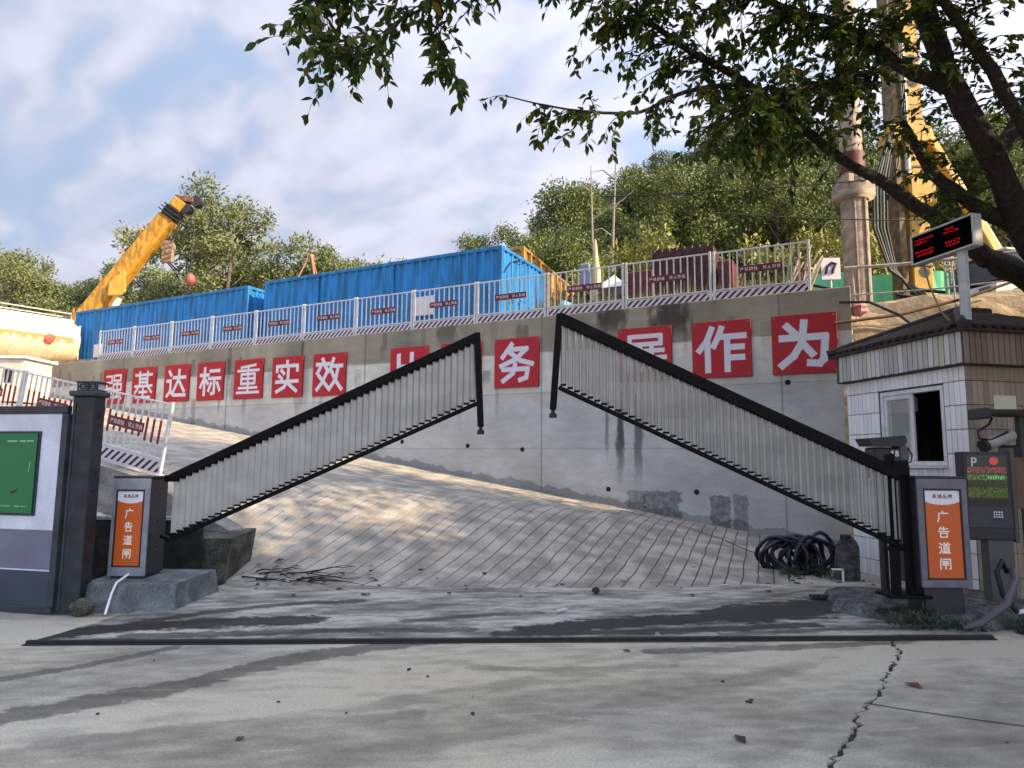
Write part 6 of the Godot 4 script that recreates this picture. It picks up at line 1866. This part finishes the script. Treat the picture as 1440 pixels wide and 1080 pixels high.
# ---------------------------------------------------------------- the tree that hangs over the entrance on the right
func build_near_tree() -> void:
	var bark := worn("near_bark", lin(0.075, 0.06, 0.048), 0.92, 2.2, 9.0, 2, 1.2)
	var lm: StandardMaterial3D = leaf_mat("near_leaf", Color.WHITE, Color(0.9, 0.9, 0.8), 0.5)
	lm.metallic_specular = 0.1
	lm.roughness = 0.7
	var o := Vector3(9.6, 2.2, -11.4)
	var t := thing("overhanging_tree", "dark leaning tree whose limbs and leaves overhang the top right", "tree", o)
	var limbs := [
		["trunk", [Vector3(9.6, 2.2, -11.4), Vector3(9.45, 3, -11.1), Vector3(9.1, 3.8, -10.7), Vector3(8.42, 4.2, -10.05), Vector3(7.60, 5.07, -9.72), Vector3(7.01, 6.01, -9.40), Vector3(6.27, 6.95, -9.07), Vector3(5.70, 7.92, -8.75), Vector3(5.35, 9.05, -8.42), Vector3(4.86, 10.67, -7.94), Vector3(4.21, 12.29, -7.45)], [0.313, 0.267, 0.239, 0.212, 0.193, 0.175, 0.151, 0.129, 0.110, 0.083, 0.046]],
		["limb", [Vector3(9.2, 3.6, -10.8), Vector3(8.57, 4.35, -10.55), Vector3(7.74, 4.68, -10.29), Vector3(7.13, 4.84, -10.04), Vector3(6.45, 5.21, -9.80), Vector3(5.54, 5.68, -9.56), Vector3(4.73, 6.07, -9.40), Vector3(3.97, 6.57, -9.23), Vector3(3.24, 6.91, -8.91), Vector3(2.24, 7.11, -8.42), Vector3(1.60, 7.35, -8.10), Vector3(0.65, 7.67, -7.61)], [0.259, 0.220, 0.182, 0.136, 0.104, 0.084, 0.071, 0.062, 0.052, 0.042, 0.031, 0.015]],
		["limb", [Vector3(6.24, 6.95, -9.07), Vector3(5.46, 7.16, -8.91), Vector3(4.97, 7.35, -8.75), Vector3(4.33, 7.61, -8.59), Vector3(3.58, 7.69, -8.42), Vector3(2.75, 7.92, -8.10), Vector3(1.62, 8.08, -7.61)], [0.117, 0.090, 0.075, 0.060, 0.046, 0.034, 0.015]],
		["limb", [Vector3(8.75, 3.87, -10.04), Vector3(7.70, 5.41, -9.07), Vector3(6.95, 6.22, -8.75), Vector3(6.46, 6.91, -8.59), Vector3(5.95, 7.46, -8.42), Vector3(5.18, 8.24, -8.10), Vector3(4.37, 9.05, -7.45)], [0.124, 0.104, 0.088, 0.078, 0.067, 0.052, 0.026]],
		["limb", [Vector3(7.61, 5.08, -9.72), Vector3(6.97, 5.49, -9.80), Vector3(6.40, 6.05, -9.88), Vector3(5.99, 6.87, -9.88)], [0.121, 0.105, 0.081, 0.049]],
		["limb", [Vector3(6.97, 6.05, -9.40), Vector3(7.61, 6.78, -9.56), Vector3(8.10, 7.59, -9.72), Vector3(8.91, 9.21, -10.04)], [0.130, 0.113, 0.089, 0.049]],
		["limb", [Vector3(3.24, 6.91, -8.91), Vector3(2.19, 6.38, -8.26), Vector3(1.56, 5.93, -7.94), Vector3(0.91, 5.75, -7.61), Vector3(0.39, 5.73, -7.45), Vector3(-0.11, 5.76, -7.29)], [0.041, 0.029, 0.021, 0.016, 0.011, 0.006]],
		["limb", [Vector3(3.97, 8.08, -8.10), Vector3(2.33, 7.64, -7.13), Vector3(1.28, 6.76, -6.38), Vector3(0.09, 5.97, -5.63), Vector3(-0.51, 5.55, -5.33), Vector3(-0.99, 5.29, -5.33), Vector3(-1.16, 5.08, -5.33), Vector3(-1.43, 5.03, -5.33), Vector3(-1.65, 5.20, -5.33)], [0.058, 0.047, 0.034, 0.022, 0.016, 0.010, 0.009, 0.007, 0.004]],
		["limb", [Vector3(-0.51, 5.55, -5.33), Vector3(-0.69, 5.19, -5.33), Vector3(-0.59, 4.95, -5.33), Vector3(-0.52, 4.82, -5.33)], [0.012, 0.008, 0.005, 0.004]],
		["limb", [Vector3(0.09, 5.97, -5.63), Vector3(-0.65, 5.76, -5.33), Vector3(-1.30, 5.58, -5.26), Vector3(-1.69, 5.45, -5.26)], [0.016, 0.012, 0.008, 0.004]],
		["limb", [Vector3(5.46, 7.16, -8.91), Vector3(4.70, 6.78, -8.42), Vector3(3.73, 6.38, -8.10), Vector3(2.83, 5.97, -7.94)], [0.049, 0.036, 0.024, 0.010]],
		["limb", [Vector3(5.35, 9.05, -8.42), Vector3(2.92, 10.19, -7.13), Vector3(0.65, 10.67, -5.83), Vector3(-1.62, 10.67, -4.54)], [0.162, 0.121, 0.081, 0.032]],
		["limb", [Vector3(4.86, 10.67, -7.94), Vector3(6.80, 11.81, -5.51), Vector3(8.10, 12.29, -3.24)], [0.130, 0.097, 0.049]],
	]
	for l in limbs:
		var pts := []
		# subdivide with a little wander so that limbs do not run straight
		var rr := []
		for i in l[1].size() - 1:
			for k in 4:
				var f := k / 4.0
				var p0: Vector3 = l[1][maxi(i - 1, 0)]
				var p3: Vector3 = l[1][mini(i + 2, l[1].size() - 1)]
				var p: Vector3 = l[1][i].cubic_interpolate(l[1][i + 1], p0, p3, f)
				var r: float = lerpf(l[2][i], l[2][i + 1], f)
				pts.append(p - o + Vector3(rng.randf_range(-1, 1), rng.randf_range(-1, 1), rng.randf_range(-1, 1)) * minf(0.012, r * 0.22))
				rr.append(r)
		pts.append(l[1][-1] - o)
		rr.append(l[2][-1])
		var m := MB.new()
		m.tube(pts, rr, 12 if l[2][0] > 0.06 else 7, true, 0.35 if l[2][0] > 0.06 else 0.0, rr.size())
		part(l[0], m, bark, t)
	# twigs and leaves: for each limb, from which point on, how many twigs, how long, and how leafy
	var plan := [[1, 3.2, 24, 0.9, 14], [1, 6.2, 96, 1.1, 21], [2, 1.4, 112, 1.1, 21], [3, 3.0, 38, 0.95, 16], [4, 0.8, 26, 0.9, 15], [5, 0.6, 44, 1.1, 16], [6, 0.3, 22, 0.5, 12], [7, 1.2, 16, 0.7, 12], [7, 3.2, 36, 0.45, 10], [8, 0.1, 13, 0.28, 9], [9, 0.3, 26, 0.40, 10], [10, 0.6, 76, 1.0, 20], [0, 5.4, 50, 1.2, 16], [11, 0.2, 70, 1.5, 18], [12, 0.2, 50, 1.5, 18], [0, 3.6, 16, 0.9, 12]]
	var twigs := MB.new()
	var leaves := []
	for pl in plan:
		var l: Array = limbs[pl[0]]
		var pts: Array = l[1]
		for k in int(pl[2] * 1.4):
			var f: float = lerpf(pl[1], pts.size() - 1.02, rng.randf())
			var i := int(f)
			var a: Vector3 = pts[i].lerp(pts[i + 1], f - i)
			var ax: Vector3 = (pts[i + 1] - pts[i]).normalized()
			var d := (Vector3(rng.randfn(), rng.randfn() * 0.75, rng.randfn()) + ax * 0.9).normalized()
			var ln: float = pl[3] * rng.randf_range(0.45, 1.15)
			var path := [a]
			var segs := 5
			for s in segs:
				d = (d + Vector3(rng.randfn() * 0.14, -0.17 + rng.randfn() * 0.12, rng.randfn() * 0.14)).normalized()
				path.append(path[-1] + d * ln / segs)
			var pr := []
			for s in segs + 1: pr.append(lerpf(minf(0.011, l[2][i] * 0.45), 0.0018, float(s) / segs))
			var rel := []
			for p in path: rel.append(p - o)
			twigs.tube(rel, pr, 5, false)
			var cnt: int = int(pl[4] * rng.randf_range(0.7, 1.3))
			for q in cnt:
				var ff := pow(rng.randf(), 0.62) * (segs - 0.001)
				var si := int(ff)
				var p: Vector3 = path[si].lerp(path[si + 1], ff - si)
				var td: Vector3 = (path[si + 1] - path[si]).normalized()
				var ld := (td * 0.55 + Vector3(rng.randfn(), rng.randfn() * 0.5 - 0.62, rng.randfn()) * 0.75).normalized()
				var sd := ld.cross(Vector3(rng.randfn() * 0.5, 1.0, rng.randfn() * 0.5)).normalized()
				var sc := rng.randf_range(0.75, 1.3) * (1.05 if pl[0] in [7, 8, 9] else 1.18)
				leaves.append([Transform3D(Basis(sd * sc * rng.randf_range(0.75, 1.15), ld * sc, sd.cross(ld) * sc), p - o)])
	var tw := part("twigs", twigs, bark, t)
	tw.set_meta("kind", "stuff")
	# one leaf: a pointed blade folded along its midrib and bent, on a short stalk; y runs to the tip
	var variants := []
	for k in 4:
		var lf := MB.new()
		var bend: float = [0.0, 0.012, 0.024, -0.01][k]
		var w: Array = [[0.0, 0.002], [0.02, 0.003], [0.030, 0.014], [0.052, 0.0235], [0.074, 0.021], [0.094, 0.011], [0.112, 0.0008]]
		for i in w.size() - 1:
			var y0: float = w[i][0]
			var y1: float = w[i + 1][0]
			var b0: float = -bend * pow(y0 / 0.12, 2.0)
			var b1: float = -bend * pow(y1 / 0.12, 2.0)
			for s in [-1.0, 1.0]:
				lf.quad(Vector3(0, y0, b0), Vector3(s * w[i][1], y0, b0 + w[i][1] * 0.28), Vector3(s * w[i + 1][1], y1, b1 + w[i + 1][1] * 0.28), Vector3(0, y1, b1))
		variants.append(lf.mesh())
	var tints := [Color(0.046, 0.078, 0.024), Color(0.068, 0.105, 0.028), Color(0.105, 0.132, 0.026), Color(0.034, 0.060, 0.026), Color(0.15, 0.12, 0.03)]
	var solid := []
	for c in tints:
		var m := mat("leaf_tone_%d" % solid.size(), Color(c.r * 0.8, c.g * 0.8, c.b * 0.8).linear_to_srgb(), 0.6)  # nearest leaves darkened, their shade put into the colour
		m.metallic_specular = 0.1
		m.cull_mode = BaseMaterial3D.CULL_DISABLED
		m.backlight_enabled = true
		m.backlight = lin(c.r * 1.3, c.g * 1.3, c.b * 1.3)
		solid.append(m)
	# the 300 leaves that show largest are parts of the crown, the rest one mass
	var eye := Vector3(0, 1.6, 0) - o
	var cb := (Basis(Vector3.RIGHT, deg_to_rad(6.6)) * Basis(Vector3.BACK, deg_to_rad(0.5))).inverse()
	for l in leaves:
		var v: Vector3 = cb * (l[0].origin - eye)
		var seen: bool = v.z < -0.5 and absf(v.x / v.z) < 0.75 and absf(v.y / v.z) < 0.56
		l.append(-v.z if seen else 100.0 - v.z)
	leaves.sort_custom(func(a, b): return a[1] < b[1])
	var crown := Node3D.new()
	crown.name = "crown"
	t.add_child(crown)
	for i in mini(300, leaves.size()):
		var k := rng.randi() % 9
		part("leaf", variants[i % 4], solid[k if k < 4 else (4 if k == 8 and i % 3 == 0 else k % 4)], crown, leaves[i][0])
	for v in 4:
		var rest := []
		for i in range(300 + v, leaves.size(), 4): rest.append(leaves[i][0])
		var mm := MultiMesh.new()
		mm.transform_format = MultiMesh.TRANSFORM_3D
		mm.use_colors = true
		mm.mesh = variants[v]
		mm.instance_count = rest.size()
		for i in rest.size():
			mm.set_instance_transform(i, rest[i])
			var k := rng.randi() % 9
			mm.set_instance_color(i, tints[k if k < 4 else (4 if k == 8 and i % 3 == 0 else k % 4)] * rng.randf_range(0.8, 1.25))
		var mi := MultiMeshInstance3D.new()
		mi.name = "foliage"
		mi.multimesh = mm
		mi.material_override = lm
		mi.set_meta("kind", "stuff")
		t.add_child(mi, true)
	# the unseen upper crown above the picture, thickened to shade the leaves below
	var cl := clump(15, 18, 0.5, 0.19, 0.034, 0.6)
	var mi := MultiMeshInstance3D.new()
	mi.name = "foliage"
	mi.multimesh = scatter([[Vector3(-6.5, 8.6, 4.6), Vector3(3.2, 1.5, 2.6)], [Vector3(-9.5, 8.8, 6.6), Vector3(2.8, 1.4, 2.4)], [Vector3(-3.2, 8.6, 3.4), Vector3(3.0, 2.0, 2.4)], [Vector3(-3.8, 9.4, 7.4), Vector3(3.2, 1.7, 2.6)], [Vector3(-0.4, 8.0, 4.6), Vector3(2.6, 2.4, 2.4)], [Vector3(0.6, 5.2, 3.0), Vector3(2.0, 2.0, 1.6)], [Vector3(-4.1, 6.7, 9.0), Vector3(2.6, 1.7, 2.2)], [Vector3(-1.2, 7.6, 9.4), Vector3(2.6, 1.9, 2.2)]], 1800, cl, 77, func(g: RandomNumberGenerator, p: Vector3) -> Color: return Color(0.045, 0.065, 0.02) * g.randf_range(0.7, 1.4), 0.8, 1.4, 0.1)
	mi.material_override = lm
	mi.set_meta("kind", "stuff")
	t.add_child(mi, true)
	# a few wires cross behind the limbs
	for q in [[Vector3(1.9, 7.3, -14.0), Vector3(14.0, 8.2, -12.0)], [Vector3(3.5, 6.6, -13.0), Vector3(14.0, 6.9, -12.5)]]:
		var w := []
		for k in 9: w.append(q[0].lerp(q[1], k / 8.0) - Vector3(0, 0.35 * sin(PI * k / 8.0), 0))
		tag(part("overhead_wire", tb(w, 0.012, 6), M.black_rubber, self), "thin black overhead wire strung behind the tree limbs", "wire", "overhead wires")

# ---------------------------------------------------------------- small things on the ground
func build_clutter() -> void:
	# purple black hose heap by the booth
	var hs := worn("hose_violet", lin(0.009, 0.008, 0.022), 0.38, 2.0, 9.0, 0)
	var t := thing("hose_coil", "heap of coiled dark violet hose under the right gate arm", "hose", Vector3(4.35, 0.02, -10.3))
	for k in 15:
		var pts := []
		var r := rng.randf_range(0.2, 0.29)
		var tilt := Basis.from_euler(Vector3(PI / 2 + rng.randf_range(-0.5, 0.25), 0.0, 0.0)).rotated(Vector3.UP, rng.randf_range(-0.9, 0.5))
		var c := Vector3(-0.36 + k * 0.045 + rng.randf_range(-0.06, 0.06), r * rng.randf_range(0.8, 1.05), rng.randf_range(-0.2, 0.2))
		for i in 21:
			var an := TAU * i / 20.0
			var p: Vector3 = c + tilt * Vector3(cos(an) * r * (1.15 + 0.16 * sin(an * 2.0 + k * 1.7)), sin(an * 2.0 + k) * 0.05, sin(an) * r * (1.0 + 0.14 * sin(an * 3.0 + k * 2.3)))
			p.y = maxf(p.y, 0.035)
			pts.append(p)
		part("loop", tb(pts, 0.030, 8), hs, t)
	t = thing("grey_drum", "battered grey drum between the hose heap and the booth wall", "drum", Vector3(4.74, 0.0, -9.75))
	part("shell", tb([Vector3(0, 0, 0), Vector3(0, 0.03, 0), Vector3(0.02, 0.46, 0), Vector3(0.02, 0.5, 0), Vector3(0.0, 0.56, 0)], [0.16, 0.17, 0.155, 0.13, 0.10], 16), worn("drum_grey", lin(0.17, 0.17, 0.165), 0.7, 1.5, 6.0, 2), t)
	part("cap", tb([Vector3(0, 0.55, 0), Vector3(0, 0.62, 0)], 0.07, 12), M.black_rubber, t)
	t = thing("white_bracket", "small bent white bracket lying by the grey drum", "bracket", Vector3(4.42, 0.06, -9.35))
	part("arm", bx(Vector3(0.16, 0.02, 0.03), 0.003, Vector3(0, 0.14, 0)), M.white_plastic, t)
	part("leg", bx(Vector3(0.02, 0.18, 0.03), 0.003, Vector3(0.07, 0.06, 0)), M.white_plastic, t)
	# broken kerb island under the right cabinet
	var cm := worn("island_concrete", lin(0.24, 0.25, 0.24), 0.9, 0.9, 3.2, 2, 0.25)
	var isl := MB.new()
	var top := []
	var bot := []
	for k in 28:
		var an := TAU * k / 28.0
		var rx := 1.12 * (1.0 + 0.10 * sin(an * 3.0 + 1.0) + 0.05 * sin(an * 7.0))
		var rz := 0.82 * (1.0 + 0.08 * sin(an * 4.0))
		var p := Vector3(4.78 + cos(an) * rx * (1.0 if cos(an) > 0 else 1.12), 0, -7.72 + sin(an) * rz)
		top.append(p * Vector3(1, 0, 1) + Vector3(0, 0.13 + 0.025 * sin(an * 5.0), 0))
		bot.append(Vector3(4.78, 0, -7.72) + (p - Vector3(4.78, 0, -7.72)) * 1.10 + Vector3(0, -0.05, 0))
	var c0 := Vector3(4.78, 0.16, -7.72)
	for k in 28:
		isl.tri(c0, top[k], top[(k + 1) % 28], Vector3(4.78, -5, -7.72))
		isl.quad(top[k], top[(k + 1) % 28], bot[(k + 1) % 28], bot[k], Vector3(4.78, 0, -7.72))
	var island := struct("kerb_island", isl, cm)
	# rubble, leaves and sticks: single pieces
	var stone := [worn("rubble_dark", lin(0.10, 0.10, 0.10), 0.9, 2.0, 7.0, 2), cm, worn("rubble_teal", lin(0.055, 0.075, 0.075), 0.85, 2.0, 7.0, 2)]
	var lumps := []
	for k in 5:
		var m := MB.new()
		m.lump(Vector3.ZERO, Vector3.ONE, 40 + k, 0.34, 6)
		lumps.append(m.mesh())
	var put := func(called: String, label: String, cat: String, group: String, p: Vector3, s: Vector3, m: Material, mesh: Mesh) -> void:
		var o := part(called, mesh, m, self, Transform3D(Basis(Vector3.UP, rng.randf() * TAU).scaled_local(s), p))
		tag(o, label, cat, group)
	for k in 46:
		var p := Vector3(rng.randf_range(3.75, 5.6), 0.05, rng.randf_range(-7.35, -6.72))
		p.y = 0.11 if p.z < -7.0 else 0.02
		var s := rng.randf_range(0.05, 0.17)
		put.call("rubble_stone", "broken dark stone in the rubble at the right cabinet's foot", "stone", "rubble at the right cabinet's foot", p, Vector3(s, s * 0.62, s * 0.85), stone[k % 3], lumps[k % 5])
	for k in 44:
		var p := Vector3(rng.randf_range(3.3, 4.9), 0.012, rng.randf_range(-9.9, -8.3))
		var s := rng.randf_range(0.015, 0.075)
		put.call("gravel_chip", "small dark chip on the ramp foot beside the booth", "stone chip", "chips scattered by the booth", p, Vector3(s * 1.4, s * 0.4, s), stone[k % 3], lumps[k % 5])
	for k in 34:
		var p := Vector3(rng.randf_range(-3.6, 3.2), 0, rng.randf_range(-9.6, -8.0))
		p.y = maxf(ramp_y(p.x, p.z), 0.05) + 0.012
		var s := rng.randf_range(0.012, 0.05)
		put.call("litter_chip", "small dark crumb lying along the joint between apron and ramp", "crumb", "crumbs along the apron joint", p, Vector3(s * 1.8, s * 0.4, s), stone[0], lumps[k % 5])
	for k in 14:
		var p := Vector3(rng.randf_range(-3.0, 3.4), 0.006, rng.randf_range(-6.1, -3.8))
		var s := rng.randf_range(0.008, 0.03)
		put.call("road_crumb", "tiny dark crumb on the concrete road in front of the strip", "crumb", "crumbs on the road", p, Vector3(s * 1.6, s * 0.5, s), stone[0], lumps[k % 5])
	put.call("dark_stone", "single dark stone on the apron near its middle", "stone", "", Vector3(1.02, 0.09, -8.3), Vector3(0.12, 0.07, 0.08), stone[0], lumps[1])
	put.call("pale_pebble", "pale pebble on the black strip right of centre", "pebble", "", Vector3(1.33, 0.068, -6.32), Vector3(0.06, 0.035, 0.045), M.pale_grey, lumps[2])
	# white litter
	for q in [[0.55, -7.35, 0.13, "white scrap of paper on the apron right of centre"], [2.75, -8.9, 0.16, "white scrap of paper near the ramp's grooves"], [2.7, -10.2, 0.10, "white scrap on the ramp under the wall"]]:
		var o := bx(Vector3(q[2], 0.004, q[2] * 0.35), 0.0)
		tag(part("paper_scrap", o, M.notice_white, self, Transform3D(Basis(Vector3.UP, rng.randf()), Vector3(q[0], maxf(0.062, ramp_y(q[0], q[1]) + 0.02), q[1]))), q[3], "paper")
	# fallen dry leaves
	var dl := MB.new()
	for s in [-1.0, 1.0]:
		dl.tri(Vector3(0, 0.002, -0.05), Vector3(s * 0.028, 0.014, 0.0), Vector3(0, 0.004, 0.055))
	var dlm := dl.mesh()
	var dry := [mat("dry_leaf_brown", lin(0.10, 0.05, 0.03), 0.8), mat("dry_leaf_dark", lin(0.05, 0.035, 0.028), 0.8), mat("dry_leaf_red", lin(0.13, 0.045, 0.04), 0.8)]
	for q in [[1.35, -4.15, 1.2, 1, "curled dark fallen leaf on the road at bottom centre"], [2.95, -5.15, 1.5, 2, "reddish fallen leaf right of the road crack"], [-1.55, -4.1, 0.7, 0, "small brown fallen leaf on the wet streak"], [1.0, -6.0, 0.9, 1, "dark fallen leaf just before the black strip"]]:
		tag(part("fallen_leaf", dlm, dry[q[3]], self, Transform3D(Basis(Vector3.UP, rng.randf() * TAU).scaled(Vector3.ONE * q[2]), Vector3(q[0], 0.004, q[1]))), q[4], "leaf")
	for k in 16:
		var p := Vector3(rng.randf_range(-3.4, -1.6), 0, rng.randf_range(-9.5, -8.6))
		p.y = ramp_y(p.x, p.z) + 0.03
		tag(part("dry_leaf", dlm, dry[k % 3], self, Transform3D(Basis.from_euler(Vector3(rng.randf_range(-0.4, 0.4), rng.randf() * TAU, rng.randf_range(-0.4, 0.4))).scaled(Vector3.ONE * rng.randf_range(0.7, 1.4)), p)), "dry brown leaf in the twig litter beside the left kerb block", "leaf", "dry leaves by the left kerb")
	# dead twigs in the left corner
	for k in 15:
		var a := Vector3(rng.randf_range(-3.5, -2.5), 0, rng.randf_range(-9.2, -8.7))
		var an := rng.randf_range(-0.6, 0.5)
		var ln := rng.randf_range(0.25, 0.8)
		var pts := []
		for i in 5:
			var q := a + Vector3(cos(an), 0, sin(an)) * ln * i / 4.0 + Vector3(0, 0, 0.03 * sin(i * 2.0 + k))
			q.y = maxf(ramp_y(q.x, q.z), 0.06) + 0.025 + 0.05 * sin(PI * i / 4.0) * rng.randf()
			pts.append(q)
		tag(part("dead_twig", tb(pts, [0.010, 0.009, 0.007, 0.005, 0.003], 5), M.near_bark, self), "thin dead twig lying at the foot of the left kerb block", "twig", "dead twigs at the left kerb")
	# pipes and cables by the right cabinet
	tag(part("white_stub_pipe", tb([Vector3(4.53, 0.06, -6.98), Vector3(4.545, 0.38, -6.98)], 0.016, 8), M.white_plastic, self), "short white conduit under the right orange cabinet", "conduit")
	tag(part("white_pipe_end", tb([Vector3(5.08, 0.13, -7.02), Vector3(5.5, 0.22, -7.05)], 0.022, 8), M.white_plastic, self), "white pipe end lying by the kiosk's foot", "pipe")
	tag(part("grey_cable_duct", tb([Vector3(4.35, 0.05, -6.72), Vector3(4.55, 0.10, -6.74), Vector3(4.85, 0.26, -6.8), Vector3(5.1, 0.46, -7.0), Vector3(5.22, 0.52, -7.2)], 0.035, 10), worn("duct_grey", lin(0.10, 0.095, 0.11), 0.5, 1.0, 6.0, 0), self), "grey corrugated duct rising from the rubble to the kiosk", "duct")
	tag(part("black_cable_loop", tb([Vector3(5.2, 0.5, -7.25), Vector3(5.12, 0.62, -7.2), Vector3(5.02, 0.52, -7.15), Vector3(5.0, 0.3, -7.05), Vector3(5.1, 0.14, -7.0)], 0.025, 8), M.black_rubber, self), "black cable loop at the kiosk's lower column", "cable")
	tag(part("dark_plank", bx(Vector3(0.42, 0.035, 0.09), 0.006), M.rubble_dark, self, Transform3D(Basis(Vector3.UP, 0.1), Vector3(3.72, 0.075, -8.15))), "short dark plank on the apron before the right gate posts", "plank")
	# weeds among the rubble
	var weed := clump(33, 130, 0.16, 0.09, 0.011, -0.6)
	var weedm := mat("weed_green", lin(0.035, 0.055, 0.028), 0.6)
	for k in 9:
		var o := part("weed", weed, weedm, self)
		o.rotation.y = k * 1.7
		o.scale = Vector3.ONE * [0.9, 1.0, 0.7, 0.8, 1.0, 0.6, 1.0, 0.9, 0.7][k]
		o.position = Vector3([3.9, 4.1, 4.3, 5.0, 5.2, 3.8, 4.35, 4.0, 4.5][k], 0.03 if k < 7 else 0.02, [-6.9, -6.85, -6.75, -6.75, -6.72, -7.5, -10.05, -9.9, -9.9][k])
		tag(o, "small dark weed growing in the rubble round the right cabinet", "weed", "weeds in the rubble")
